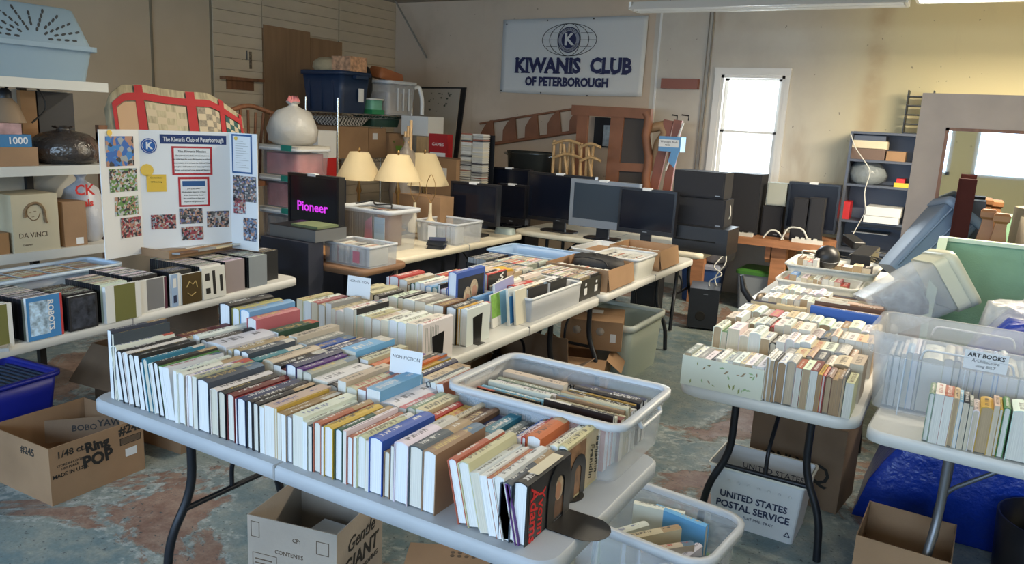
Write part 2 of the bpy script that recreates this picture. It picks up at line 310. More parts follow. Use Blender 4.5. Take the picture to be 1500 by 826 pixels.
# ================================================================ books
CO = dict(W=(.68,.68,.66), C=(.54,.46,.31), K=(.012,.012,.015), N=(.015,.025,.09), B=(.03,.1,.38), L=(.15,.36,.6), T=(.015,.18,.26), G=(.07,.2,.06), D=(.015,.07,.045),
          Y=(.52,.33,.05), O=(.55,.13,.03), R=(.42,.035,.03), M=(.14,.02,.02), P=(.42,.13,.14), V=(.1,.035,.2), H=(.14,.065,.03), A=(.3,.2,.11), E=(.27,.27,.26), S=(.045,.06,.085), F=(.2,.26,.19), I=(.36,.1,.055), U=(.3,.33,.07))
CN = dict(W='white', C='cream', K='black', N='navy', B='blue', L='light blue', T='teal', G='green', D='dark green', Y='golden yellow', O='orange', R='red', M='maroon', P='pink', V='purple', H='brown', A='tan', E='grey', S='slate grey', F='sage green', I='rust red', U='olive')
def bookmat(name, rough, printed=True):
    """cover stock in the object's own colour; on the spine a printed title line and, on some books, a second-colour head band"""
    m = mat(name, (.5, .5, .5), rough); N, L, B = nd(m)
    oi = N.new('ShaderNodeObjectInfo'); tc = N.new('ShaderNodeTexCoord'); R_ = oi.outputs['Random']
    so = N.new('ShaderNodeSeparateXYZ'); L.new(tc.outputs['Object'], so.inputs[0]); sg = N.new('ShaderNodeSeparateXYZ'); L.new(tc.outputs['Generated'], sg.inputs[0])
    gx, y = sg.outputs[0], so.outputs[1]
    cb = N.new('ShaderNodeCombineXYZ'); L.new(mathn(N, L, 'MULTIPLY_ADD', gx, 2.2, mathn(N, L, 'MULTIPLY', R_, 90)), cb.inputs[0]); L.new(mathn(N, L, 'MULTIPLY', y, 210), cb.inputs[1]); L.new(mathn(N, L, 'MULTIPLY', R_, 55), cb.inputs[2])
    n = N.new('ShaderNodeTexNoise'); n.inputs['Scale'].default_value = 1; n.inputs['Detail'].default_value = 1.5; L.new(cb.outputs[0], n.inputs['Vector'])
    sc_ = N.new('ShaderNodeSeparateColor'); L.new(oi.outputs['Color'], sc_.inputs[0])
    dark = mathn(N, L, 'LESS_THAN', mathn(N, L, 'ADD', sc_.outputs[0], sc_.outputs[1]), .62)
    def ramp(cols):
        h = N.new('ShaderNodeValToRGB'); h.color_ramp.interpolation = 'CONSTANT'; L.new(mathn(N, L, 'FRACT', mathn(N, L, 'MULTIPLY', R_, 7.3)), h.inputs[0]); e = h.color_ramp.elements
        e[0].color = (*cols[0][1], 1); e[1].position = cols[1][0]; e[1].color = (*cols[1][1], 1)
        for p, c in cols[2:]: x = e.new(p); x.color = (*c, 1)
        return h.outputs[0]
    inkc = mixc(N, L, dark, ramp(((0, (.03, .03, .04)), (.6, (.35, .04, .03)), (.75, (.03, .06, .25)), (.87, (.1, .07, .05)))), ramp(((0, (.7, .69, .65)), (.6, (.5, .36, .12)), (.85, (.6, .6, .6)))))
    lim = lambda v, a, b: mathn(N, L, 'MULTIPLY', mathn(N, L, 'GREATER_THAN', v, a), mathn(N, L, 'LESS_THAN', v, b))
    ge = N.new('ShaderNodeNewGeometry'); gs = N.new('ShaderNodeSeparateXYZ'); L.new(ge.outputs['Normal'], gs.inputs[0]); up = mathn(N, L, 'GREATER_THAN', gs.outputs[2], .75)
    col = oi.outputs['Color']
    if printed:
        band = mathn(N, L, 'MULTIPLY', mathn(N, L, 'GREATER_THAN', y, mathn(N, L, 'MULTIPLY_ADD', R_, .05, .14)), mathn(N, L, 'GREATER_THAN', mathn(N, L, 'FRACT', mathn(N, L, 'MULTIPLY', R_, 13.7)), .62))
        col = mixc(N, L, mathn(N, L, 'MULTIPLY', band, up), col, ramp(((0, (.5, .48, .43)), (.3, (.05, .05, .07)), (.45, (.35, .24, .13)), (.6, (.1, .17, .25)), (.75, (.45, .08, .05)), (.85, (.6, .6, .58)))))
    ln = mathn(N, L, 'MULTIPLY', lim(y, .02, mathn(N, L, 'MULTIPLY_ADD', R_, .05, .1)), lim(gx, .3, mathn(N, L, 'MULTIPLY_ADD', R_, .2, .6)))
    ln2 = mathn(N, L, 'MULTIPLY', lim(y, .165, .2), lim(gx, .35, .62))
    f = mathn(N, L, 'MULTIPLY', mathn(N, L, 'MULTIPLY', mathn(N, L, 'MAXIMUM', ln, ln2), up), mathn(N, L, 'GREATER_THAN', n.outputs[0], .49))
    L.new(mixc(N, L, mathn(N, L, 'MULTIPLY', f, .8), col, inkc), B.inputs['Base Color'])
    return m
cover_m = bookmat('book_cover', .5); cloth_m = bookmat('cloth_cover', .75, False)
page_m = mat('page_edges', (.7, .7, .7), .8); N, L, B = nd(page_m)
oi = N.new('ShaderNodeObjectInfo'); tc = N.new('ShaderNodeTexCoord'); mp = N.new('ShaderNodeMapping'); mp.inputs['Scale'].default_value = (700, 6, 6); L.new(tc.outputs['Object'], mp.inputs[0])
n = N.new('ShaderNodeTexNoise'); n.inputs['Scale'].default_value = 1; n.inputs['Detail'].default_value = 2; L.new(mp.outputs[0], n.inputs['Vector'])
mr = N.new('ShaderNodeMapRange'); mr.inputs[1].default_value = .3; mr.inputs[2].default_value = .7; mr.inputs[3].default_value = .82; mr.inputs[4].default_value = 1.04; L.new(n.outputs[0], mr.inputs[0])
vm = N.new('ShaderNodeVectorMath'); vm.operation = 'SCALE'; L.new(oi.outputs['Color'], vm.inputs[0]); L.new(mr.outputs[0], vm.inputs['Scale']); L.new(vm.outputs[0], B.inputs['Base Color'])
BK = {}
def book_mesh(t, Ln, w, soft):
    k = (round(t*500), round(Ln*100), round(w*100), soft)
    if k in BK: return BK[k]
    t, Ln, w = k[0]/500, k[1]/100, k[2]/100
    if soft:
        c, a, n = .0011, .0015, 1
    else:
        c, a, n = .0028, min(.006, t*.2), 4
    if t < .012: c = min(c, .0016)
    arc = [(t*i/n if n > 1 else t*i, (w-a)+a*math.sin(PI*i/n) if n > 1 else w) for i in range(n+1)]
    arc2 = [(c+(t-2*c)*i/n, (w-a-c)+a*math.sin(PI*i/n) if n > 1 else w-c) for i in range(n+1)]
    cov = MB().prism([(0, 0)]+arc+[(t, 0)]+[(t-c, 0)]+list(reversed(arc2))+[(c, 0)], 0, Ln, 'y').mesh('book_cover', cover_m)
    g = 0 if soft else .0035
    pg = MB().prism([(c, g)]+[(x, z-.0004) for x, z in arc2]+[(t-c, g)], g+.0003, Ln-g-.0003, 'y').mesh('page_block', page_m)
    fix(cov); fix(pg); BK[k] = (cov, pg); return BK[k]
PGC = [(.74, .76, .78), (.72, .72, .7), (.64, .6, .5), (.76, .77, .78), (.7, .68, .62), (.74, .75, .76)]
def ordn(i):
    s = 'th' if 10 <= i % 100 <= 20 else {1: 'st', 2: 'nd', 3: 'rd'}.get(i % 10, 'th'); return '%d%s' % (i, s)
def book(loc, t, Ln, w, code, label, group=None, soft=None, page=None, tilt=0, rz=0, name='book', rot=None, cloth=False):
    if soft is None: soft = random.random() < .45
    o = thing(name, label, 'book', loc, group=group, rot=rot or (0, tilt, rz))
    cov, pg = book_mesh(t, Ln, w, soft)
    c = CO[code]; c = tuple(min(.8, max(.01, v*random.uniform(.88, 1.1))) for v in c)
    link('cover', cov, o, col=c)
    link('page_block', pg, o, col=page or random.choice(PGC))
    return o
def row(x0, x1, y, z, codes, w, Ln, where, group, tilt=lambda u: 0, jit=.016, soft=None, wj=.02, pages=None, th=None, name='book', ws=None, Lj=.012):
    """codes: one letter per book, left to right, optional digit = relative thickness (default 4)"""
    it = []; i = 0
    while i < len(codes):
        c = codes[i]; i += 1; k = 4
        if i < len(codes) and codes[i].isdigit(): k = int(codes[i]); i += 1
        it.append([c, k*random.uniform(.85, 1.15)])
    tot = sum(k for _, k in it); x = x0; n = len(it); out = []
    for j, (c, k) in enumerate(it):
        t = (x1-x0)*k/tot-.0006; u = (x-x0)/(x1-x0)
        ww = (w(u) if callable(w) else w)+random.uniform(-wj, wj*.6); LL = (Ln(u) if callable(Ln) else Ln)+random.uniform(-Lj, Lj)
        out.append(book((x, y+random.uniform(0, jit), z), max(t, .006), LL, ww, c, '%s book, %s from the left, %s' % (CN[c], ordn(j+1), where), group, soft, random.choice(pages) if pages else None, tilt(u), 0, name))
        x += t+.0006
    return out
def xpx(px, Y, z):
    a, b = -6, 2
    for _ in range(40):
        m_ = (a+b)/2
        if pxy(m_, Y, z)[0] < px: a = m_
        else: b = m_
    return a
ZT = .7402
# front row of the nearest table: left edge px, code, width px (photo measurements), height cm
FR = '162S5/25 168S3/24 173W9/20 182K8/19 190W8/19 198K9/19 207K7/19 214W5/17 219T8/19 227W9/18 235K8/19 243G5/18 248W10/18 258W5/18 263W10/18 274M2/17 276W8/18 284C7/18 291S17/18 309W11/16 321K11/16 333M11/16 345R4/15 349N13/16 363K8/16 372K9/16 381W7/15 388C15/16 403Y4/16 407A6/15 413A7/15 420E9/15 430W15/16 445W7/15 452S6/14 459I11/16 470S5/15 475Y14/16 490D12/16 503W5/16 508I10/15 518W4/15 522C13/16 535W5/15 540B20/17 561A9/14 571N5/16 577W20/18 597S20/18 617A20/18'
wh = 'front row of nearest table'
for j, it in enumerate(FR.split()):
    a, h = it.split('/'); k = next(i for i, ch in enumerate(a) if ch.isalpha()); px, c, wpx = int(a[:k]), a[k], int(a[k+1:])
    X0, X1 = xpx(px, 1.54, .76), xpx(px+wpx, 1.54, .76)
    tl = -.14 if px > 170 and px < 257 else 0
    sp = {617: 'thick tan and grey hardback, last upright', 403: 'golden yellow paperback', 345: 'thin bright red book'}.get(px, '%s book' % CN[c])
    book((X0, 1.535+random.uniform(0, .006), ZT-(0 if tl == 0 else tl*.0)), X1-X0-.0006, .235+random.uniform(-.015, .008) if px < 540 else .24, int(h)/100+random.uniform(-.004, .004), c, sp+(', %s from the left, ' % ordn(j+1))+wh, 'books in the front row of the nearest table', soft=(wpx < 8 or px in (248, 430, 388)), tilt=tl)
# leaning run at the right of the front row
xx = xpx(671, 1.54, .76)
for j, (c, t, h, ln) in enumerate((('I', .030, .185, .235), ('C', .036, .18, .235), ('W', .026, .165, .225), ('W', .022, .165, .225), ('I', .016, .16, .225), ('W', .034, .17, .23), ('V', .012, .165, .23))):
    book((xx, 1.54, ZT), t, ln, h, c, '%s book, %s of the front-row run leaning left' % (CN[c], ordn(j+1)), 'leaning books at the right end of the front row', soft=j in (2, 3, 4), tilt=-.24, page=PGC[j % 4])
    xx += t/math.cos(.24)+.0005
xa = xpx(729, 1.54, .76)
book((xa, 1.54, ZT), .034, .235, .165, 'S', 'slate grey hardback just left of the dark book with red script lettering', soft=False, page=PGC[0])
xb = xa+.036
bA = book((xb, 1.545, ZT), .04, .24, .17, 'K', 'black hardback with red script lettering at the right end of the front row', soft=False, page=PGC[0])
red_ink = mat('red_ink', (.6, .02, .02), .5)
MB().box(.0402, .0408, .012, .236, .006, .165).obj('dust_jacket', mat('jacket_black', (.012, .012, .014), .3), bA)
text('Adams', .055, red_ink, bA, (.0415, .035, .075), (PI/2, PI/2, PI/2), name='title', shear=.25, bold=.0008)
text('Yvonn', .05, red_ink, bA, (.0415, .075, .07), (PI/2, PI/2, PI/2), name='title', shear=.25, bold=.0005)
# painted portrait printed on the jacket: head, bonnet and shoulders as a soft relief-free print
skin = mat('print_skin', (.42, .2, .11), .5); brown = mat('print_brown', (.16, .08, .045), .5, var=.3, vscale=30)
MB().box(.0408, .0413, .135, .215, .01, .06).obj('cover_print', brown, bA)
MB().prism([(.175+.024*math.cos(a*PI/8), .09+.034*math.sin(a*PI/8)) for a in range(16)], .0408, .0414, 'x').obj('cover_print', mat('print_hair', (.4, .3, .2), .5, var=.4, vscale=40), bA)
MB().prism([(.17+.016*math.cos(a*PI/8), .084+.025*math.sin(a*PI/8)) for a in range(16)], .0413, .0418, 'x').obj('cover_print', skin, bA)
MB().box(.004, .036, .06, .2, .1702, .1706).obj('spine_label', cream_paper, bA)
def bookend(label, x, y, z, h=.17, w=.12, base=.13, rz=0):
    t = thing('bookend', label, 'bookend', (x, y, z), rz)
    pr = [(-w/2, 0), (-w/2, h-w/2)]+[(-w/2*math.cos(a*PI/10), h-w/2+w/2*math.sin(a*PI/10)) for a in range(1, 10)]+[(w/2, h-w/2), (w/2, 0)]
    inner = [(-w*.2, 0), (-w*.2, h*.6)]+[(-w*.2*math.cos(a*PI/8), h*.6+w*.2*math.sin(a*PI/8)) for a in range(1, 8)]+[(w*.2, h*.6), (w*.2, 0)]
    MB().prism(pr+list(reversed(inner)), 0, .0015, 'x').obj('upright', black_metal, t)
    MB().prism([(.0, -w/2), (base-w/2, -w/2)]+[(base-w/2+w/2*math.sin(a*PI/10), -w/2*math.cos(a*PI/10)) for a in range(1, 10)]+[(base-w/2, w/2), (0, w/2)], .0005, .002).obj('base_plate', black_metal, t)
    return t
bookend('black metal bookend against the book with red script lettering', xb+.0425, 1.72, ZT, .17, .13, .15)
# second row
wh = 'second row of nearest table'
row(-2.5, -1.42, 1.795, ZT, 'M5H3C3W4K4W9C3A4S5T4H3C6K4M3N4V3E5W6K5C4C5I4L6W7', lambda u: .19-.02*u, .225, wh, 'books in the second row of the nearest table', jit=.008)
row(-1.415, -1.02, 1.795, ZT, 'P4F5C6R4Y5O2C3H4H3N4T5E4K3', .155, .165, 'short row before the frosted bin', 'books in front of the frosted bin', jit=.004)
row(-1.015, -.86, 1.79, ZT, 'B3W4R3O7W6W5', .165, .19, 'beside the cover with black script', 'books in front of the frosted bin', jit=.004, soft=False)
bF = book((-.858, 1.785, ZT), .03, .225, .175, 'C', 'cream and brown hardback with black script lettering behind a bookend', soft=False)
MB().box(.0302, .0308, .006, .22, .006, .17).obj('dust_jacket', mat('jacket_parchment', (.5, .4, .25), .4, var=.2, vscale=12), bF)
MB().box(.0308, .0312, .01, .12, .01, .165).obj('cover_print', mat('print_sepia', (.22, .11, .05), .5, var=.5, vscale=25), bF)
text('Benjamin', .032, ink, bF, (.0318, .2, .09), (PI/2, PI/2, PI/2), name='title', shear=.3)
text('Franklin', .034, ink, bF, (.0318, .165, .08), (PI/2, PI/2, PI/2), name='title', shear=.3)
bookend('black metal bookend against the cream book with black script lettering', -.8265, 1.86, ZT, .13, .1, .02)
# third row
wh = 'back row of nearest table'
row(-2.52, -2.3, 2.02, ZT, 'K3U2L3P3', .25, .23, 'tall end of the back row', 'tall books at the left end of the back row', soft=False)
row(-2.29, -1.45, 2.035, ZT, 'H3D6R3Y3C4E5B5W3N6M4L8K2C4O3P3V3C4K3O2Y2N3C6', lambda u: .185-.02*u, .22, wh, 'books in the back row of the nearest table', jit=.01)
for j, (c, t) in enumerate((('S', .018), ('W', .02), ('I', .03))):
    book((-1.425+(0, .02, .042)[j], 2.0, ZT), t, .21, .17, c, '%s book leaning beside the frosted bin, %s of three' % (CN[c], ordn(j+1)), 'three books leaning beside the frosted bin', tilt=-.25)
# NON-FICTION cards
def card(label, p, w, h, body, size, rz=.12):
    t = thing('divider_card', label, 'card', p, rz)
    cards('card', [(-w/2, 0, 0), (w/2, 0, 0), (w/2, .01, h), (-w/2, .01, h)], paper, t)
    text(body, size, ink, t, (0, -.0005+.01*.75, h*.76), (PI/2-.07, 0, 0), name='lettering')
    return t
p = az(575, 560, .9); card('white divider card lettered NON-FICTION among the books of the nearest table', (p.x, 2.0, .875), .125, .12, 'NON-FICTION', .0165)
# ---------------------------------------------------------------- bins
def tote(name, label, cat, loc, w, d, h, rz=0, m=frost, rim=frost_rim, taper=.9, r=.04, lip=.02, group=None, rot=None, th=.003, handle=False):
    t = thing(name, label, cat, loc, rz, group, rot)
    o = [rrect(w*taper+(w-w*taper)*k, d*taper+(d-d*taper)*k, r, 4, h*k) for k in (0, .5, .93)]
    i_ = [rrect(w*taper+(w-w*taper)*k-2*th, d*taper+(d-d*taper)*k-2*th, r, 4, h*k+(th if k == 0 else 0)) for k in (.93, .5, 0)]
    MB().loft(o+i_).obj('body', m, t)
    MB().loft([rrect(w+2*e-(.004 if e > 0 else 0), d+2*e-(.004 if e > 0 else 0), r+e, 4, z) for e, z in ((-.002, h*.9), (lip, h*.9), (lip, h), (-.006, h), (-.006, h*.93))], False, False).obj('rim', rim, t)
    if handle:
        for s in (-1, 1):
            MB().tube([(s*(w/2+lip*.4), -d*.2, h*.9), (s*(w/2+lip), -d*.2, h*.78), (s*(w/2+lip), d*.2, h*.78), (s*(w/2+lip*.4), d*.2, h*.9)], .007, 6, bend=.03).obj('handle', rim, t)
    return t
def carton(label, loc, w, d, h, rz=0, m=cardboard, flaps=(1.9, 2.2, 2.0, 1.9), name='cardboard_box', group=None, fl=None, closed=False, th=.004, rot=None, inner=None):
    """flaps: opening angle of -y, +x, +y, -x flap (0 = closed, pi = hanging down); None = torn off"""
    t = thing(name, label, 'box', loc, rz, group, rot)
    MB().box(-w/2, w/2, -d/2, d/2, 0, th).box(-w/2, -w/2+th, -d/2, d/2, th, h).box(w/2-th, w/2, -d/2, d/2, th, h).box(-w/2+th, w/2-th, -d/2, -d/2+th, th, h).box(-w/2+th, w/2-th, d/2-th, d/2, th, h).obj('body', m, t)
    for k, a in enumerate(flaps):
        if a is None: continue
        L_, D_ = ((w, d) if k % 2 == 0 else (d, w)); q = (fl or min(w, d)/2)-.002
        M = Matrix.Rotation(k*PI/2, 4, 'Z') @ Matrix.Translation((0, -D_/2, h+.001)) @ Matrix.Rotation(a, 4, 'X')
        MB().box(-L_/2+.002, L_/2-.002, 0, q, 0, .003, M).obj('flap', m, t)
    return t
bt = tote('storage_bin', 'frosted open plastic bin of books on the back right of the nearest table', 'bin', (-1.06, 2.195, ZT), .6, .42, .19, handle=True, taper=.95)
def lying(x0, x1, y0, y1, z, codes, w, Ln, where, group, name='book', soft=None, pages=None):
    """books in a bin whose spines run along x, filling from y0 (front) to y1"""
    it = []; i = 0
    while i < len(codes):
        c = codes[i]; i += 1; k = 4
        if i < len(codes) and codes[i].isdigit(): k = int(codes[i]); i += 1
        it.append((c, k*random.uniform(.9, 1.1)))
    tot = sum(k for _, k in it); y = y0
    for j, (c, k) in enumerate(it):
        t = (y1-y0)*k/tot-.0006
        book((x1-random.uniform(0, .015), y, z), max(t, .006), Ln, w+random.uniform(-.015, .01), c, '%s book, %s from the front, %s' % (CN[c], ordn(j+1), where), group, soft, random.choice(pages) if pages else None, 0, PI/2, name)
        y += t+.0006
o = MB().loft([[Vector((x, .002*math.sin(x*30)+y, z)) for x, y, z in ((-.2, -.004, 0), (.2, 0, 0), (.2, .001, 0), (-.2, -.003, 0))], [Vector((x, y, z)) for x, y, z in ((-.2, -.02, .16), (.2, -.016, .15), (.2, -.015, .15), (-.2, -.019, .16))]], smooth=False).obj('paper_sheet', mat('bluish_paper', (.62, .68, .75), .6), None, (-1.13, 2.018, ZT+.02)); tag(o, 'pale blue printed sheet standing along the near wall of the frosted bin', 'paper')
text('FOUR', .035, mat('print_ltblue2', (.15, .35, .5), .6), o, (.03, -.017, .11), (PI/2, 0, 0)); text('FICTION', .02, mat('print_ltblue2'), o, (-.13, -.019, .12), (PI/2, 0, 0))
lying(-1.315, -1.07, 2.03, 2.355, ZT+.012, 'W3A4C3K2L4K2W3R2W4F4C4C6K4K4', .145, .24, 'left half of frosted bin', 'books in the left half of the frosted bin')
lying(-1.06, -.81, 2.03, 2.355, ZT+.012, 'O4O5K2W3M5C3A2C3E3W4K3Y2K6N5', .15, .24, 'right half of frosted bin', 'books in the right half of the frosted bin')
# ================================================================ disc cases
def casemat(name, base, rough):
    return mat(name, base, rough)
case_black = mat('case_black', (.012, .012, .015), .3); case_clear = mat('case_clear', (.35, .35, .34), .2)
sleeve_m = cover_m
CM = {}
def case_mesh(t, Ln, w, body):
    k = (round(t*1000), round(Ln*200), round(w*200), body.name)
    if k in CM: return CM[k]
    mb = MB().box(.0, t, 0, Ln, 0, w); me = mb.mesh('disc_case', body); me.materials.append(sleeve_m)
    for p in me.polygons:
        if abs(p.normal.x) > .9 or p.normal.z > .9: p.material_index = 1
    CM[k] = me; return me
def disc(name, me, loc, code, label, group, tilt=0, rz=0, cat='disc case'):
    c = CO[code]; o = link(name, me, None, loc, tuple(min(.8, v*random.uniform(.8, 1.1)) for v in c)); o.rotation_euler = (0, tilt, rz)
    return tag(o, label, cat, group)
def disc_stuff(name, label, boxes, body):
    m = MATS.get('mixed_cases')
    if not m:
        m = mat('mixed_cases', (.4, .4, .4), .35); N, L, B = nd(m); g = N.new('ShaderNodeNewGeometry'); r = N.new('ShaderNodeValToRGB'); r.color_ramp.interpolation = 'CONSTANT'; e = r.color_ramp.elements
        e[0].color = (.55, .55, .52, 1); e[1].position = .4; e[1].color = (.3, .29, .27, 1)
        for q, cc in ((.55, (.05, .05, .06)), (.65, (.6, .56, .45)), (.8, (.7, .7, .68)), (.93, (.35, .12, .08))): x = e.new(q); x.color = (*cc, 1)
        L.new(g.outputs['Random Per Island'], r.inputs[0]); L.new(r.outputs[0], B.inputs[0])
    mb = MB()
    for b in boxes: mb.box(*b)
    return tag(mb.obj(name, m), label, 'discs', kind='stuff')
def discs(x0, x1, y, z, n, Ln, w, codes, where, group, body=case_clear, name='disc_case', dx=(1, 0), rz=0, jit=.004, p0=None, stuff=False):
    t = (x1-x0)/n; out = []
    if stuff: return disc_stuff('disc_cases', 'densely packed disc cases, '+where, [(x0+i*t, x0+(i+1)*t-.0008, y+random.uniform(0, jit), y+Ln, z, z+w+random.uniform(-.004, .002)) for i in range(n)], body)
    me = case_mesh(t-.0006, Ln, w, body)
    for i in range(n):
        c = random.choice(codes); x = x0+i*t
        X, Y = (x, y+random.uniform(0, jit)) if p0 is None else (p0[0]+math.cos(rz)*x-math.sin(rz)*y, p0[1]+math.sin(rz)*x+math.cos(rz)*y)
        out.append(disc(name, me, (X, Y, z), c, '%s disc case, %s from the left, %s' % (CN[c], ordn(i+1), where), group, rz=rz))
    return out
# ================================================================ middle table (x -2.59..-1.83)
wpg = [(.74, .75, .76), (.72, .7, .64), (.7, .62, .48)]
row(-2.58, -1.885, 2.5, ZT, 'C4W5P4C5E4C3W5W6K2W5C5C6W5W5W5W6', .185, .21, 'first row of middle table', 'books in the first row of the middle table', pages=wpg, jit=.005)
b = book((-1.884, 2.5, ZT), .028, .22, .19, 'W', 'white hardback with printed back cover against the first bookend of the middle table', soft=False, page=wpg[2])
for q in range(9): MB().box(.0282, .0285, .02+q*.011, .024+q*.011, .06, .17-.004*(q % 3)).obj('print_line', mat('print_grey', (.35, .35, .33), .7), b)
def plate(label, x, y, z, w=.085, h=.13):
    t = thing('bookend', label, 'bookend', (x, y, z))
    MB().prism([(-w/2*.7, 0), (w/2*.8, 0), (w/2, h), (-w/2, h*.93)], 0, .0018, 'x').obj('upright', black_metal, t)
    MB().box(0, .03, -w/2*.7, w/2*.7, 0, .0018).obj('base_plate', black_metal, t)
plate('black plate bookend against the white hardback, nearest on the middle table', -1.855, 2.61, ZT)
row(-2.55, -1.995, 2.84, ZT, 'C4C5K3W5W4K2W6E5W4H4', .17, .2, 'second row of middle table', 'books in the second row of the middle table', pages=wpg, jit=.005)
book((-1.993, 2.86, ZT), .055, .2, .185, 'K', 'thick black book in the second row of the middle table', soft=False)
book((-1.936, 2.87, ZT), .016, .2, .185, 'Y', 'yellow-spined hardback in the second row of the middle table', soft=False, page=wpg[0])
b = book((-1.918, 2.87, ZT), .035, .2, .18, 'W', 'white book with printed back cover against the second bookend', soft=False)
for q in range(8): MB().box(.0352, .0355, .02+q*.011, .024+q*.011, .06, .16-.004*(q % 3)).obj('print_line', mat('print_grey'), b)
plate('black plate bookend in the second row of the middle table', -1.882, 2.96, ZT, .08, .14)
p = az(545, 455, .9); card('white divider card standing among the books of the middle table', (-2.42, 2.74, .91), .13, .1, 'NON-FICTION', .017)
row(-2.58, -2.15, 3.14, ZT, 'W2R6C5H2D3W3W3L4T3K2W3B4', .19, .23, 'third row of middle table', 'books in the third row of the middle table', jit=.006, soft=False)
# tall book with two people on its cover
b = book((-2.14, 3.08, ZT), .05, .26, .29, 'B', 'tall blue book with a photo of two blond people on its cover', soft=False, page=(.7, .74, .8))
MB().box(.0503, .0507, .015, .25, .012, .255).obj('cover_photo', mat('photo_dark', (.02, .02, .025), .35), b)
for (cy, cz, ry, rz_, m_) in ((.1, .15, .035, .055, mat('photo_hair', (.5, .4, .28), .5, var=.3, vscale=60)), (.1, .135, .023, .034, mat('photo_skin', (.5, .27, .19), .5)), (.16, .185, .036, .05, mat('photo_hair')), (.162, .17, .023, .034, mat('photo_skin')), (.13, .06, .085, .055, mat('photo_shirt', (.12, .25, .4), .5, var=.4, vscale=30)), (.13, .1, .03, .022, mat('photo_skin'))):
    MB().prism([(cy+ry*math.cos(a*PI/8), cz+rz_*math.sin(a*PI/8)) for a in range(16)], .0507, .0511+.0004*(m_.name == 'photo_skin'), 'x').obj('cover_photo', m_, b)
row(-2.085, -2.035, 3.16, ZT, 'T3L3', .17, .22, 'right of the tall blue photo book', 'books beside the tall blue photo book', soft=False)
def facing(label, loc, w, h, t, parts, rot, col=(.7, .7, .68), cat='book', name='picture_book'):
    """book standing with its cover facing +x; parts = (y0,y1,z0,z1,material) printed fields"""
    o = thing(name, label, cat, loc, rot=rot)
    MB().box(0, t, 0, w, 0, h).obj('cover', mat('cv%.2f%.2f%.2f' % col, col, .45), o)
    MB().box(.002, t-.002, .001, w-.003, h-.001, h+.0004).obj('page_block', page_m, o, col=(.7, .7, .68))
    for i, (y0, y1, z0, z1, m_) in enumerate(parts): MB().box(t, t+.0005+.0003*i, y0, y1, z0, z1).obj('cover_print', m_, o)
    return o
blue_p = mat('print_blue', (.05, .22, .5), .45); sky_p = mat('print_sky', (.25, .5, .7), .45); grn_p = mat('print_green', (.22, .45, .08), .45, var=.3, vscale=30); yel_p = mat('print_yellow', (.7, .55, .1), .45); lav_p = mat('print_lavender', (.3, .33, .6), .45); navy_p = mat('print_navy', (.02, .03, .08), .4)
facing('large lavender and black picture book leaning behind the blue ones', (-1.99, 3.3, ZT), .28, .21, .012, [(.0, .28, .15, .21, lav_p), (.0, .28, 0, .15, navy_p)], (0, -.12, .18))
facing('green and sky blue picture book, front cover showing', (-1.965, 3.22, ZT), .2, .17, .01, [(0, .1, .05, .17, grn_p), (.1, .2, 0, .17, sky_p)], (0, -.12, .1))
f = facing('blue picture book with yellow vertical lettering', (-1.93, 3.32, ZT), .17, .19, .012, [(.01, .15, .01, .15, blue_p), (.01, .15, .155, .185, mat('print_pale', (.6, .66, .7), .5))], (0, -.1, 0))
text('HUH', .07, yel_p, f, (.0135, .08, .085), (PI/2, PI/2, PI/2), bold=.002, sx=1)
facing('cream-edged picture book nearest the table edge', (-1.905, 3.35, ZT), .165, .18, .012, [], (0, -.1, 0), (.66, .62, .5))
# red, black and white books standing behind
row(-2.5, -2.2, 3.44, ZT, 'W3R5C4P5H2I4W2K4M3', .17, .22, 'fourth row of middle table', 'books in the fourth row of the middle table', jit=.005)
b = book((-2.17, 3.45, ZT), .03, .2, .225, 'R', 'red, black and white book with large white lettering', soft=False)
MB().box(.0302, .0307, .004, .196, .004, .215).obj('cover', mat('jacket_black'), b)
text('We', .05, paper, b, (.031, .14, .17), (PI/2, PI/2, PI/2), bold=.002); text('This', .045, paper, b, (.031, .1, .14), (PI/2, PI/2, PI/2), bold=.002)
book((-2.205, 3.44, ZT), .033, .2, .215, 'K', 'black book next to the one with large white lettering', soft=False)
# grey box of paperbacks at the table edge
gb = tote('book_box', 'frosted grey open box of books at the edge of the middle table', 'bin', (-2.035, 3.75, ZT), .34, .6, .13, r=.01, lip=.006, taper=.98, m=mat('grey_frosted', (.5, .52, .55), .4, alpha=.75), rim=mat('grey_frosted_rim', (.72, .74, .76), .4))
row(-2.17, -1.9, 3.47, ZT+.006, 'C4E3W4W4R5W5K3', .165, .21, 'front of grey edge box', 'books in the grey edge box', pages=[(.76, .77, .8)], jit=.002, soft=False)
row(-2.17, -1.9, 3.72, ZT+.006, 'C4A3W4E4C5W5K4', .16, .2, 'back of grey edge box', 'books in the grey edge box', pages=wpg, jit=.004)
row(-2.56, -2.23, 3.7, ZT, 'C3A3W3K2C3A4P3C4E3', .12, .18, 'loose paperbacks left of grey edge box', 'loose paperbacks on the middle table', jit=.01, soft=True)
for i, (x, y, rz, c) in enumerate(((-2.38, 3.74, .9, 'C'), (-2.3, 3.78, .4, 'A'), (-2.42, 3.82, -.3, 'Y'), (-2.28, 3.72, 1.4, 'C'))):
    book((x, y, ZT+.135+.012*i), .011, .17, .105, c, '%s paperback lying loose on top, %s of the scattered ones' % (CN[c], ordn(i+1)), 'scattered paperbacks', soft=True, rot=(0, PI/2, rz))
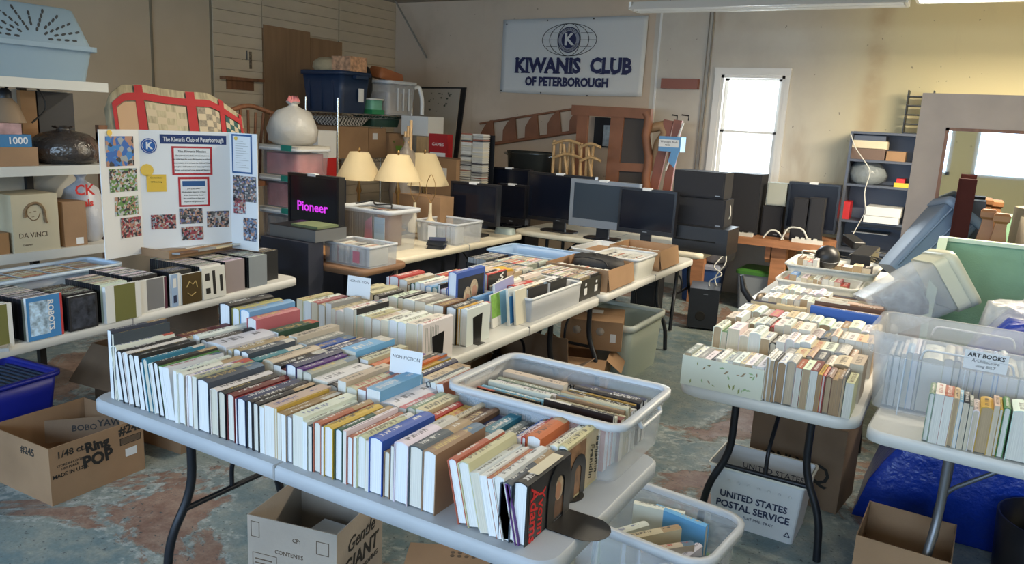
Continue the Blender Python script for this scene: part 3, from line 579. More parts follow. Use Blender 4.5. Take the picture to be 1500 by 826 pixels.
# compact discs in black trays
tray_m = mat('black_tray', (.01, .01, .012), .35)
def disc_tray(label, x0, x1, y0, y1, z, nrow, n, codes, idx, plates=False, h=.1, w=.124):
    t = thing('disc_tray', label, 'tray', ((x0+x1)/2, (y0+y1)/2, z)); X, Y = (x1-x0)/2, (y1-y0)/2
    MB().box(-X, X, -Y, Y, 0, .006).box(-X, -X+.005, -Y, Y, .006, h).box(X-.005, X, -Y, Y, .006, h).box(-X, X, -Y, -Y+.005, .006, h).box(-X, X, Y-.005, Y, .006, h).obj('tray', tray_m, t)
    if plates:
        for s in (-.5, .5) if nrow > 1 else (0,):
            MB().box(X+.0005, X+.002, s*Y-.02, s*Y+.02, .03, .07).obj('label_plate', paper, t)
            MB().box(X+.0005, X+.002, s*Y-.008, s*Y+.012, .085, .1).obj('label_plate', paper, t)
    d = 2*Y/nrow
    for r in range(nrow):
        discs(x0+.01, x1-.01, y0+.006+r*d, z+.0065, n, min(d-.014, .14), w, codes, '%s row of %s disc tray' % (('front', 'back')[r], idx), 'compact discs in the black trays')
cdc = 'CEEWWAKCWEE'
disc_tray('black disc tray with two label plates at the edge of the middle table', -2.25, -1.88, 4.07, 4.37, ZT, 2, 34, cdc, 'the plated', True, h=.122, w=.13)
disc_tray('black disc tray behind the grey book box', -2.6, -2.27, 3.93, 4.22, ZT, 2, 28, cdc, 'the near left', h=.1)
disc_tray('black disc tray left of the open carton', -2.6, -2.33, 4.24, 4.53, ZT, 2, 24, cdc+'R', 'the far left', h=.1)
disc_tray('black disc tray beside the pale blue tray', -2.78, -2.62, 4.2, 4.5, ZT, 2, 13, 'KSEK', 'the overhanging', h=.1)
# cartons and bins at the far half
ct = carton('open carton with a torn hanging flap and black bag on the middle table', (-2.08, 4.63, ZT), .44, .42, .14, .0, flaps=(None, 4.55, None, None), fl=.13)
mb = MB(); random.seed(5)
lo = []
for k, (r, z) in enumerate(((.16, .02), (.19, .09), (.175, .145), (.1, .165), (.01, .17))):
    lo.append([Vector((r*1.0*math.cos(a*PI/9)+.02*math.sin(a*5+k), r*.55*math.sin(a*PI/9), z+.008*math.sin(a*3+k*2))) for a in range(18)])
mb.loft(lo); bg_ = thing('bag', 'black soft case lying in the open carton on the middle table', 'bag', (-2.08, 4.74, ZT+.005)); mb.obj('pouch', mat('black_cloth', (.012, .012, .014), .6, bump=.4, bscale=30), bg_)
MB().tube([(-.12, -.1, .15), (-.02, -.14, .17), (.1, -.11, .155), (.12, -.1, .12)], .006, 6, bend=.05).obj('strap', mat('black_cloth'), bg_)
discs(-2.27, -1.89, 4.45, ZT+.005, 34, .1, .118, cdc, 'open carton', 'discs in the open carton', stuff=True)
tote('disc_bin', 'white frosted bin of discs between the two cartons', 'bin', (-2.02, 5.09, ZT), .34, .4, .15, m=mat('milky_bin', (.66, .66, .62), .45, alpha=.8), rim=frost_rim, lip=.012)
discs(-2.15, -1.89, 4.95, ZT+.012, 24, .12, .115, 'WWCEW', 'white frosted bin', 'discs in the white frosted bin', stuff=True)
discs(-2.15, -1.89, 5.1, ZT+.012, 24, .12, .115, 'WWCEW', 'white bin back row', 'discs in the white frosted bin', stuff=True)
carton('open carton of discs at the far end of the middle table', (-2.06, 5.56, ZT), .4, .4, .15, 0, flaps=(None, 4.55, None, 4.3), fl=.14)
discs(-2.24, -1.89, 5.4, ZT+.005, 30, .13, .125, 'WKEWK', 'far carton', 'discs in the far carton', stuff=True)
tote('plastic_tray', 'pale blue empty plastic tray lying across the middle table', 'tray', (-2.64, 4.88, ZT+.0), .58, .4, .11, m=mat('pale_blue_plastic', (.22, .34, .52), .4), rim=mat('pale_blue_rim', (.27, .39, .56), .4), lip=.015)
tt = tote('plastic_tray', 'clear shallow tray holding a flat brown piece of card, behind the blue tray', 'tray', (-2.44, 5.62, ZT), .28, .52, .09, m=mat('clear_tray', (.7, .74, .78), .3, alpha=.6), lip=.015)
o = MB().box(-.11, .11, -.2, .2, .055, .06).obj('card_sheet', cardboard, None, (-2.44, 5.62, ZT)); tag(o, 'brown cardboard sheet lying in the clear shallow tray', 'cardboard')
# ================================================================ left table with boxed films
RT = .088; T3 = (-3.79, 2.2)
def t3(u, v):   # u along the table from its middle, v to the right of its axis
    return (T3[0]-math.sin(RT)*u+math.cos(RT)*v, T3[1]+math.cos(RT)*u+math.sin(RT)*v)
olive = mat('print_olive', (.16, .16, .05), .4); newsp = mat('print_news', (.6, .6, .56), .5); gold_p = mat('print_gold', (.42, .3, .1), .4)
def film_cover(u, v, w, h, pieces):
    pass
rows3 = [(-.72, 24, 'WEKCSWK'), (-.52, 22, 'WEKKNES'), (-.33, 15, 'KKSKEH'), (-.15, 17, 'WCCKWE'), (.05, 22, 'EWWKNS'), (.24, 8, 'KNK'), (.44, 26, 'WCEEKW'), (.62, 30, 'CWEKSW'), (.8, 26, 'KEWES'), (.96, 28, 'KWEKS')]
for i, (u, n, cs) in enumerate(rows3):
    x1 = .36 if i < 9 else .3
    if i in (4,): x1 = .33
    discs(x1-n*.0145, x1, u, ZT, n, .145, .18 if i != 2 else .165, cs, '%s film row from the near end' % ordn(i+1), 'film cases in %s row of the left table' % ordn(i+1), body=case_black, name='film_case', rz=RT, p0=T3, jit=0)
def t3face(label, u, v, w, h, parts, t=.014, col=(.7, .7, .68), lean=0):
    x, y = t3(u, v); return facing(label, (x, y, ZT), w, h, t, parts, (0, lean, RT), col, 'disc case', 'film_case')
blk = mat('print_black', (.015, .015, .017), .35); wht = mat('print_white', (.7, .7, .68), .5); greyp = mat('print_grey2', (.2, .2, .21), .35); redp = mat('print_red', (.5, .05, .05), .4)
t3face('olive-backed film case nearest the camera on the left table', -.72, .375, .14, .185, [(.0, .12, 0, .185, olive)])
f = t3face('bright blue film case lettered ROBOTS facing right', -.52, .375, .16, .19, [(.0, .15, 0, .19, blue_p), (.012, .1, .02, .17, mat('print_robot', (.4, .55, .7), .4, var=.7, vscale=35)), (.15, .16, 0, .19, redp)])
text('ROBOTS', .035, paper, f, (.016, .105, .1), (PI/2, PI/2, PI/2), bold=.001)
t3face('black film case with portraits facing right', -.33, .375, .14, .16, [(.01, .13, .01, .15, mat('print_night', (.04, .045, .06), .3, var=.8, vscale=30))], col=(.02, .02, .025))
t3face('white-edged film case with a large olive panel', -.15, .375, .19, .175, [(.0, .045, 0, .175, wht), (.045, .16, 0, .175, olive)], t=.02)
t3face('white film case with a dark grey panel on its back', .05, .345, .17, .165, [(.0, .05, 0, .165, wht), (.05, .15, .01, .165, greyp), (.155, .17, 0, .165, mat('print_plum', (.1, .03, .05), .4))], t=.02)
t3face('blue and white striped film case facing right', .24, .36, .06, .17, [(.0, .04, .0, .17, mat('print_ltblue', (.3, .42, .62), .4)), (.01, .03, .02, .06, navy_p), (.01, .03, .1, .15, wht)], t=.016)
f = t3face('brown film case with a gold sketch facing right', .3, .365, .13, .16, [(.0, .13, 0, .16, mat('print_umber', (.07, .045, .015), .35))], t=.016)
MB().tube([(.0175, .03, .09), (.0175, .05, .12), (.0175, .07, .1), (.0175, .09, .115), (.0175, .1, .08)], .003, 5).obj('cover_print', gold_p, f)
MB().tube([(.0175, .035, .06), (.0175, .06, .04), (.0175, .09, .055)], .003, 5).obj('cover_print', gold_p, f)
t3face('white newsprint film case leaning at the row end', .44, .37, .16, .17, [(.0, .16, 0, .17, newsp), (.02, .05, .1, .14, blk), (.07, .09, .02, .15, blk), (.12, .14, .03, .12, blk), (.02, .05, .03, .06, blk)], lean=-.06)
x, y = t3(-.64, .33)
o = thing('film_case', 'film case lying flat at the edge of the left table', 'disc case', (x, y, ZT), -.55); MB().box(-.095, .095, -.07, .07, 0, .014).obj('case', case_clear, o); MB().box(-.085, .085, -.06, .06, .014, .0146).obj('sleeve', mat('print_lying', (.4, .36, .33), .4, var=.5, vscale=20), o)
x, y = t3(-.12, -.2)
tote('storage_bin', 'long clear blue-tinted bin of discs along the back of the left table', 'bin', (x, y, ZT), .26, .85, .17, rz=RT, m=mat('blue_frosted', (.55, .68, .82), .3, alpha=.5), rim=mat('blue_frosted_rim', (.5, .62, .75), .3, alpha=.85))
for k in range(5):
    discs(-.3, -.1, -.5+k*.15, ZT+.01, 14, .125, .15, 'CAHWIC', '%s row in blue-tinted bin' % ('nearest', 'second', 'middle', 'fourth', 'farthest')[k], 'discs in the blue-tinted bin', rz=RT, p0=T3, jit=0)
x, y = t3(.75, -.1)
t = thing('cardboard_tray', 'shallow brown cardboard tray of discs under the display board', 'tray', (x, y, ZT+.182), RT)
MB().box(-.2, .2, -.28, .28, 0, .004).box(-.2, -.195, -.28, .28, .004, .045).box(.195, .2, -.28, .28, .004, .045).box(-.195, .195, -.28, -.275, .004, .045).box(-.195, .195, .275, .28, .004, .045).obj('tray', cardboard, t)
for k in range(16):
    c = random.choice('CWEAH'); o = link('disc_case', case_mesh(.01, .125, .142, case_clear), None, t3(.75-.26+(k % 4)*.13, -.1-.18+(k//4)*.1)+(ZT+.2+.011*(k//8),), CO[c]); o.rotation_euler = (0, PI/2-.1, RT); tag(o, '%s disc case lying in the cardboard tray, %s of them' % (CN[c], ordn(k+1)), 'disc case', 'discs in the shallow cardboard tray')
# ================================================================ right tables
old = [(.62, .55, .42), (.72, .7, .64), (.45, .33, .2), (.7, .68, .62), (.6, .52, .4)]
# floral box of small books
fb = thing('floral_box', 'cream cardboard box printed with leaves, full of white paperbacks', 'box', (-.745, 3.12, ZT))
flor = mat('floral_card', (.64, .64, .52), .6); fw_, fd_, fh_ = .33, .2, .125
MB().box(-fw_/2, fw_/2, -fd_/2, fd_/2, 0, .003).box(-fw_/2, fw_/2, -fd_/2, -fd_/2+.003, .003, fh_).box(-fw_/2, fw_/2, fd_/2-.003, fd_/2, .003, fh_).box(-fw_/2, -fw_/2+.003, -fd_/2+.003, fd_/2-.003, .003, fh_).box(fw_/2-.003, fw_/2, -fd_/2+.003, fd_/2-.003, .003, fh_).obj('body', flor, fb)
random.seed(21); leafm = [mat('leaf_olive', (.25, .27, .08), .7), mat('leaf_brown', (.3, .2, .1), .7), mat('leaf_green', (.3, .42, .2), .7)]
for k in range(24):
    cx_, cz_, a, l = random.uniform(-.15, .15), random.choice((.02, .03, .1, .085, random.uniform(.02, .11))), random.uniform(0, PI), random.uniform(.007, .014)
    MB().prism([(cx_+math.cos(a+q)*r, cz_+math.sin(a+q)*r) for q, r in ((0, l), (.9, l*.42), (PI, l*.9), (PI+.9, l*.42))], -fd_/2-.0008, -fd_/2-.0002, 'y').obj('leaf_print', leafm[k % 3], fb)
row(-.905, -.585, 3.03, ZT+.004, 'E3W3E3W3K2W3W3E2W3C2W3E2W3', .125, .175, 'in the floral box', 'paperbacks in the floral box', soft=True, pages=old, jit=.003, name='paperback', wj=.006)
wh = 'nearest row of right table'
row(-.58, -.255, 3.03, ZT, 'W3W3K2W6E6I4W5M5Y3R2H4A4A3S2C5', lambda u: .19-.035*min(1, u*2), .15, wh, 'books in the nearest row of the right table', pages=[(.62, .6, .54), (.34, .22, .12), (.5, .4, .28), (.6, .57, .5), (.42, .3, .18)], jit=.004, name='paperback')
row(-.56, -.25, 3.235, ZT, 'E5C5A3S5W4C6C6', .155, .16, 'right end behind nearest row of right table', 'books behind the nearest row of the right table', pages=old, jit=.004, name='paperback')
row(-.9, -.3, 3.41, ZT, 'W4G3W5W4W5W4K3W4W4W2W5C4W6E5A3', lambda u: .16, .16, 'second row of right table', 'books in the second row of the right table', pages=old, jit=.004, name='paperback')
row(-.9, -.25, 3.62, ZT, 'C4W3E3W3W4E3R2W4W3C4W5E4S5C3E3W4C3C5', .17, .16, 'third row of right table', 'books in the third row of the right table', pages=old, jit=.006, name='paperback')
row(-.9, -.25, 3.84, ZT, 'W3C3W3E3P3W3C3W4E3W3W4W3A3W4W3C3', .165, .16, 'fourth row of right table', 'books in the fourth row of the right table', pages=old, jit=.006, name='paperback')
# large books lying with their spines across
for j, (x0, y, L_, w_, t_, c) in enumerate(((-.9, 4.1, .28, .17, .03, 'C'), (-.6, 4.09, .33, .19, .035, 'B'), (-.6, 4.15, .33, .18, .04, 'A'), (-.6, 4.21, .33, .2, .03, 'H'), (-.58, 4.26, .3, .2, .05, 'C'))):
    book((x0+L_, y, ZT), t_, L_, w_, c, '%s large book standing crosswise on right table, %s from the front' % (CN[c], ordn(j+1)), 'large crosswise books', soft=False, rz=PI/2, page=old[4])
row(-.9, -.58, 4.36, ZT, 'W4W4C4W3W4E4W4W4W4', .16, .15, 'fifth row of right table', 'books in the fifth row of the right table', pages=old, jit=.006, name='paperback')
row(-.9, -.58, 4.56, ZT, 'W4W4C4W3W4E4W4W4W4', .16, .15, 'sixth row of right table', 'books in the sixth row of the right table', pages=old, jit=.006, name='paperback')
for j, (y, t_, c) in enumerate(((4.4, .05, 'H'), (4.48, .04, 'C'), (4.56, .04, 'A'))):
    book((-.25, y, ZT), t_, .31, .17, c, '%s thick book behind the crosswise ones, %s from the front' % (CN[c], ordn(j+1)), 'thick books behind', soft=False, rz=PI/2, page=old[4])
milky = mat('milky_white', (.7, .7, .66), .45, alpha=.92)
def smallbin(label, x, y, w, d, h, rz=0, z=ZT, r=.04): return tote('plastic_bin', label, 'bin', (x, y, z), w, d, h, rz, m=milky, rim=milky, taper=.88, r=r, lip=.014)
smallbin('white plastic bin of books with a blue book standing at its left', -.74, 5.28, .48, .36, .12)
row(-.94, -.56, 5.16, ZT+.02, 'O5L6W4W5C5W4W4E5W4P6R5', .12, .16, 'white bin before the black ball', 'books in the white bin before the ball', pages=old, jit=.006, name='paperback', soft=True)
smallbin('small translucent bin of crumpled paper beside the tilted clear tote', -.4, 5.3, .16, .34, .12)
smallbin('white plastic bin of oddments around the black ball', -.76, 6.05, .6, .56, .12, r=.06)
row(-1.0, -.86, 5.9, ZT+.02, 'H5C5P6W4', .12, .14, 'bin around black ball', 'books left of the black ball', pages=old, name='paperback', soft=True)
row(-.98, -.52, 6.14, ZT+.01, 'W5C5E4H5W5C4K5', .1, .13, 'back of oddments bin', 'books behind the black ball', pages=old, name='paperback', soft=True)
# black ball speaker with seam
p = ad(1212, 376, 5.75); bl = thing('ball', 'black ball with a pale seam line resting in the white bin', 'ball', (p.x, p.y, p.z-.095))
MB().lathe([(.09*math.sin(a*PI/14)+.0001, .09-.09*math.cos(a*PI/14)) for a in range(15)], 24, cap0=False, cap1=False).obj('sphere', black_plastic, bl)
sm = MB().tube([(.0905*math.cos(a*PI/16), .0905*math.sin(a*PI/16), 0) for a in range(33)], .0018, 6).obj('seam', grey_metal, bl, (0, 0, .09)); sm.rotation_euler = (.3, .15, 0)
# black sound bars and cables
p = ad(1268, 372, 6.0)
def slab(name, label, cat, loc, l, w, h, rz, tilt=0, m=black_plastic):
    t = thing(name, label, cat, loc, rot=(tilt, 0, rz))
    MB().loft([rrect(w-.006, l-.006, .01, 3, 0), rrect(w, l, .012, 3, .005), rrect(w, l, .012, 3, h-.005), rrect(w-.008, l-.008, .01, 3, h)], smooth=False).obj('housing', m, t)
    MB().box(-w/2+.01, w/2-.01, -l/2-.001, -l/2+.001, .01, h-.012).obj('grille', mat('grille', (.02, .02, .022), .8), t)
    return t
slab('speaker_bar', 'long black speaker bar angled over the bins', 'speaker', (p.x, p.y, p.z-.06), .42, .14, .09, -.05, .06)
p = ad(1250, 352, 6.3); slab('speaker_bar', 'small black plastic case behind the long speaker bar', 'speaker', (p.x, p.y, p.z-.04), .2, .1, .06, .6, .2)
def cable(label, pts, r, m, name='cable', cat='cable'):
    o = MB().tube(pts, r, 6, bend=.05).obj(name, m); return tag(o, label, cat)
blkc = mat('black_rubber', (.01, .01, .01), .5); whc = mat('white_cable', (.6, .6, .56), .5)
random.seed(31)
for k, (nm, m_) in enumerate((('black cable tangled right of the speaker bar', blkc), ('second black cable lying over the bins near the blue tubs', blkc), ('pale cable winding behind the black ball', whc))):
    q = [ad(1290+k*4 if k < 2 else 1225, 355+k*8, 5.9)]
    pts = [Vector((min(-.4, q[0].x+random.uniform(-.25, .02)), q[0].y+random.uniform(-.2, .1), .86+random.uniform(0, .06))) for _ in range(9)]
    cable(nm, pts, .005, m_)
# tripod-like black clamp at the left edge
cl = thing('clamp', 'black clamp with a bronze knob on the far left edge of the right table', 'clamp', (-.96, 4.62, .741))
MB().tube([(-.03, 0, .02), (-.1, -.02, .12), (-.12, -.02, .2)], [.02, .022, .012], 8).obj('arm', black_plastic, cl)
MB().lathe([(.01, 0), (.04, .01), (.045, .05), (.03, .09), (.01, .1)], 12, (.0, .06, .0)).obj('knob', mat('bronze', (.25, .2, .15), .4, .6, var=.5, vscale=60), cl)
# ---------------------------------------------------------------- art book bin
W_, D_, H_ = .66, .42, .31; ab = thing('storage_bin', 'large frosted bin labelled ART BOOKS full of tall books', 'bin', (.1, 3.42, ZT), -.04)
o = [rrect(W_-.06+.06*k, D_-.05+.05*k, .05, 5, H_*k) for k in (0, .5, 1)]
MB().loft(o+[rrect(W_-.006, D_-.006, .048, 5, H_), rrect(W_-.035, D_-.03, .048, 5, H_*.5), rrect(W_-.066, D_-.056, .045, 5, .004)]).obj('body', frost, ab)
MB().loft([rrect(W_+.004, D_+.004, .052, 5, H_-.085), rrect(W_+.022, D_+.022, .06, 5, H_-.085), rrect(W_+.03, D_+.03, .06, 5, H_), rrect(W_-.008, D_-.008, .05, 5, H_)], False, False).obj('rim', frost, ab)
for y in (-D_/2-.014, D_/2+.014):
    MB().tube([(-.15, y, H_-.075), (-.14, y, H_-.035), (.14, y, H_-.035), (.15, y, H_-.075)], .004, 6, bend=.03).obj('handle', frost_rim, ab)
for x in (-.2, 0, .2): MB().box(x-.002, x+.002, -D_/2-.014, -D_/2-.01, .0, H_-.085).obj('rib', frost_rim, ab)
lp = MB().box(-.012, .125, -D_/2-.0175, -D_/2-.0165, H_-.075, H_-.005).obj('label_card', paper, ab)
text('ART BOOKS', .021, ink, lp, (.056, -D_/2-.018, H_-.022), (PI/2, 0, 0), bold=.0006, shear=.1); text('Architecture', .017, ink, lp, (.056, -D_/2-.018, H_-.042), (PI/2, 0, 0), shear=.2); text('using BELT', .014, ink, lp, (.058, -D_/2-.018, H_-.06), (PI/2, 0, 0), shear=.2)
row(-.17, .38, 3.26, ZT+.01, 'E2S3W2L3W2S2W9C4S3W4E3B3W4L2W3C4E4W3H3W4', lambda u: .225 if u < .8 else .27, .25, 'art book bin', 'tall books in the art book bin', soft=False, wj=.02, jit=.01)
# front books on the right edge table
row(-.01, .235, 2.97, ZT, 'F3W5I4C3L2K3E2W3Y6C3Y2G4', .17, .14, 'front of right edge table', 'books in front of the art book bin', pages=old, jit=.005, name='paperback', wj=.02)
row(.24, .5, 2.965, ZT, 'W5C4H3W5E3', .18, .14, 'front of right edge table, far end', 'books in front of the art book bin', pages=old, jit=.005, name='paperback')
# tilted clear tote on its side
p = ad(1272, 462, 4.15)
tc_ = tote('storage_bin', 'clear tote lying tilted on its side above the blue tarp', 'bin', (p.x, p.y, p.z), .28, .4, .47, m=mat('clear_tote', (.62, .67, .72), .3, alpha=.27), rim=mat('clear_tote_rim', (.55, .57, .45), .35, alpha=.9), taper=.84, r=.04, lip=.012)
zx = Vector((.72, .3, .5)).normalized(); yx = Vector((.0, 1, .1)); yx = (yx-zx*yx.dot(zx)).normalized(); xx_ = yx.cross(zx); tc_.rotation_euler = Matrix((xx_, yx, zx)).transposed().to_euler()
MB().loft([rrect(.285, .405, .04, 4, .36), rrect(.29, .41, .04, 4, .44)]).obj('band', mat('clear_tote_rim'), tc_)
MB().loft([[Vector((x*s, y*s*1.2, z)) for x, y in ((-.1, -.1), (.1, -.12), (.12, .1), (-.08, .12))] for z, s in ((.08, .8), (.15, 1.1), (.24, 1), (.28, .6))]).obj('contents', mat('crumpled_grey', (.16, .18, .2), .5, var=.7, vscale=20, bump=1, bscale=20), tc_)
# ---------------------------------------------------------------- tarp, green open box
def heap(name, label, cat, x0, x1, y0, y1, hf, m, n=46):
    random.seed(3); from mathutils import noise as nz
    vs = []; fs = []
    for j in range(n+1):
        for i in range(n+1):
            x = x0+(x1-x0)*i/n; y = y0+(y1-y0)*j/n
            e = min(i, j, n-i, n-j)/n*6; e = min(1, e)
            z = hf(x, y)*e**.6
            z += (.05*nz.noise(Vector((x*4, y*4, 0)))+.03*abs(nz.noise(Vector((x*11, y*8, 3))))+.015*nz.noise(Vector((x*24, y*24, 5))))*e
            vs.append((x, y, max(.004, z)))
    for j in range(n):
        for i in range(n):
            a = j*(n+1)+i; fs.append((a, a+1, a+n+2, a+n+1))
    mb = MB(); mb.add(vs, fs, True); o = mb.obj(name, m)
    md = o.modifiers.new('thick', 'SOLIDIFY'); md.thickness = .004
    return tag(o, label, cat)
tarp_m = mat('blue_tarp', (.005, .035, .33), .28, bump=.9, bscale=22, spec=.6)
heap('tarp', 'crumpled bright blue tarp heaped under the right tables', 'tarp', -.25, 2.0, 3.82, 4.36, lambda x, y: .65+.38*min(1, max(0, (x+.05)/.3)), tarp_m)
heap_wrap = mat('clear_wrap', (.6, .62, .62), .2, alpha=.35, bump=1, bscale=26)
o = heap('plastic_wrap', 'clear crinkled plastic sheeting spread over the blue tarp', 'plastic sheet', 0.05, .7, 3.95, 4.3, lambda x, y: 1.06, heap_wrap, 30)
gm = mat('green_fabric', (.2, .36, .24), .8, bump=.2, bscale=120, var=.06); gr = mat('green_edge', (.5, .62, .48), .7)
p = ay(1386, 350, 4.95); GW = 1.5; GZ = p.z-.45
gb = thing('upholstered_box', 'large open box with pale green fabric inside', 'box', (p.x, 4.95, .45), -.02)
MB().box(0, GW, 0, .04, 0, GZ-.01).box(0, GW, -.55, 0, 0, .04).box(GW-.04, GW, -.55, 0, .04, GZ-.1).obj('body', gm, gb)
MB().prism([(0, 0), (0, GZ-.01), (-.06, GZ-.01), (-.55, GZ-.36), (-.55, 0)], -.03, .005, 'x').obj('side', gm, gb)
MB().box(-.03, GW, -.01, .05, GZ-.01, GZ+.01).obj('trim', gr, gb); MB().prism([(0, GZ), (0, GZ+.012), (-.06, GZ+.012), (-.56, GZ-.345), (-.56, GZ-.36), (-.06, GZ-.002)], -.035, .01, 'x').obj('trim', gr, gb)
for x in (.1, GW-.15):
    for y in (-.45, -.05): MB().box(x-.03, x+.03, y-.03, y+.03, -.45, 0).obj('support', wood, gb)
# ================================================================ floor level
def label_text(par, body, size, x, y, z, rot=(PI/2, 0, 0), m=None, **k): return text(body, size, m or ink_brown, par, (x, y, z), rot, **k)
# carton under the nearest table
c1 = carton('open cardboard box lettered Gentle GIANT under the nearest table', (-1.89, 1.93, .0), .36, .34, .36, rz=.22, m=cardboard_grey, flaps=(None, None, None, None))
# right (+x) face and front (-y) face printing
text('Gentle', .075, ink, c1, (.181, .0, .27), (PI/2, 0, PI/2), shear=.35, bold=.0008); text('GIANT', .085, ink, c1, (.181, .0, .19), (PI/2, 0, PI/2), shear=.15, bold=.002); text('MOVING', .03, ink, c1, (.181, .07, .135), (PI/2, 0, PI/2), shear=.2)
text('CONTENTS', .022, ink_brown, c1, (-.01, -.171, .24), (PI/2, 0, 0)); text('CP:', .022, ink_brown, c1, (.02, -.171, .3), (PI/2, 0, 0))
for x0, x1, z0, z1 in ((.1, .15, .27, .32), (-.165, -.13, .28, .34), (-.16, -.06, .1, .22)):
    mb = MB()
    for a in ((x0, x1, z0, z0+.002), (x0, x1, z1-.002, z1), (x0, x0+.002, z0, z1), (x1-.002, x1, z0, z1)): mb.box(a[0], a[1], -.1712, -.1702, a[2], a[3])
    mb.obj('printed_frame', ink_brown, c1)
for q in range(6): MB().box(-.15, -.08, -.1712, -.1703, .115+q*.016, .119+q*.016).obj('print_line', ink_brown, c1)
o = MB().add([(-.12, -.02, 0), (.1, -.08, .02), (.13, .08, .06), (-.1, .1, .03), (-.12, -.02, .002), (.1, -.08, .022), (.13, .08, .062), (-.1, .1, .032)], [(3, 2, 1, 0), (4, 5, 6, 7), (0, 1, 5, 4), (1, 2, 6, 5), (2, 3, 7, 6), (3, 0, 4, 7)]).obj('paper_sheet', paper, None, (-1.85, 1.93, .2)); tag(o, 'loose grey paper sheet inside the Gentle GIANT box', 'paper')
# closed carton further right under the table
c2 = carton('closed cardboard box under the right half of the nearest table', (-1.27, 1.98, 0), .42, .34, .27, rz=.5, m=cardboard, flaps=(0, None, 0, None))
for q in range(12): MB().lathe([(.008, 0), (.008, .0006)], 8, (-.05+.025*(q % 6), .1+.022*(q//6), .2745)).obj('vent_print', ink_brown, c2)
# frosted bin on the floor at bottom right
c3 = tote('storage_bin', 'frosted bin of books on the floor right of the nearest table', 'bin', (-.83, 2.6, 0.06), .56, .4, .3, rz=-.1, handle=False, r=.08)
o = MB().box(-.2, .2, -.16, .16, 0, .06).obj('wooden_block', wood_light, None, (-.83, 2.6, 0)); tag(o, 'low wooden block under the frosted floor bin', 'block'); o.rotation_euler = (0, 0, -.1)
for j, (x, y, rz, t_, w_, c, L_) in enumerate(((-1.0, 2.52, -.5, .035, .17, 'W', .24), (-.9, 2.55, -.62, .035, .19, 'C', .24), (-.83, 2.53, -.7, .03, .17, 'C', .22), (-.76, 2.5, -.7, .045, .15, 'S', .22), (-.72, 2.55, -.2, .03, .14, 'W', .2))):
    book((x, y-.09, .13), t_, L_, w_, c, '%s book in the frosted floor bin, %s from the left' % (CN[c], ordn(j+1)), 'books in the frosted floor bin', soft=False, rz=rz)
book((-.96, 2.74, .16), .03, .2, .16, 'W', 'white book standing at the back left of the frosted floor bin', soft=False, rz=-1.4); book((-.66, 2.7, .12), .03, .22, .2, 'L', 'pale blue book standing at the back right of the frosted floor bin', soft=False, rz=1.4)
o = MB().box(-.13, .13, -.1, .1, 0, .012).obj('lid', mat('lime_lid', (.25, .45, .05), .4), None, (-.8, 2.95, .0)); tag(o, 'lime green plastic lid on the floor behind the frosted bin', 'lid')
# ring pop box
c4 = carton('open brown box lettered Ring Pop and #245 under the left table', (-3.51, 1.94, 0), .46, .46, .27, rz=.03, m=cardboard, flaps=(None,)*4)
K = .2308
def rp(body, size, y, z, **k): return text(body, size, ink, c4, (K, y, z), (PI/2, 0, PI/2), **k)
rp('Ring', .066, -.005, .212, bold=.003, shear=-.15); rp('POP', .08, -.005, .145, bold=.0035, shear=-.1); rp('#245', .06, .165, .236, bold=.0018); rp('1/48 ct.', .044, -.13, .225, bold=.0008); rp('MADE IN U.S.A.', .025, -.135, .13, bold=.0003); rp('STORE IN COOL', .016, -.14, .175); rp('DRY PLACE', .016, -.14, .157)
mb = MB()
for a in ((.105, .215, .165, .168), (.105, .215, .197, .2), (.105, .108, .165, .2), (.212, .215, .165, .2)): mb.box(K-.0003, K+.0004, *a)
mb.obj('printed_frame', ink, c4); MB().box(K-.0003, K+.0003, .11, .21, .17, .195).obj('print_bar', mat('print_smudge', (.12, .08, .05), .8), c4)
MB().box(K, K+.0006, .13, .19, .1, .14).obj('shipping_label', paper, c4)
text('#245', .05, ink, c4, (-.13+.2, -.2305, .22), (PI/2, 0, 0), bold=.001)
o = MB().box(-.17, .17, -.003, .003, 0, .11).obj('cardboard_sheet', cardboard_dark, None, (-3.55, 2.04, .13)); tag(o, 'inner cardboard panel lettered BOBO in the Ring Pop box', 'cardboard'); o.rotation_euler = (-.2, 0, .9)
text('BOBO', .04, ink, o, (0, -.0036, .06), (PI/2, 0, 0), bold=.0008); text('YAW', .045, ink, o, (.11, -.0036, .075), (PI/2, 0, 0), bold=.001)
carton('shallow cardboard box behind the Ring Pop box', (-3.5, 2.62, 0), .4, .5, .14, rz=.05, m=cardboard, flaps=(None,)*4)
discs(-3.66, -3.36, 2.5, .01, 20, .13, .14, 'CWKE', 'floor box behind Ring Pop', 'cases in the shallow floor box', body=case_black)
# things under the left table
blue_bin = mat('royal_blue_plastic', (.01, .02, .32), .4)
tote('storage_bin', 'royal blue bin of records under the left table at the frame edge', 'bin', (-4.08, 1.9, .2), .45, .4, .2, rz=.1, m=blue_bin, rim=blue_bin)
for j in range(9): tag(MB().box(-.17, .17, 0, .018, 0, .16).obj('record_sleeve', mat('sleeve_dark', (.03, .05, .09), .4), None, (-4.08, 1.76+j*.033, .22), rot=(-.25, 0, .1)), 'dark sleeve in the royal blue bin, %s from the front' % ordn(j+1), 'record sleeve', 'sleeves in the royal blue bin')
o = MB().box(-.24, .24, -.22, .22, 0, .19).obj('plastic_crate', black_plastic, None, (-4.08, 1.9, .0)); tag(o, 'black crate carrying the royal blue bin', 'crate')
carton('dark open carton with raised flaps under the left table', (-3.9, 2.7, .0), .5, .46, .42, rz=.1, m=cardboard_dark, flaps=(4.0, 3.3, 1.5, 4.2), fl=.24)
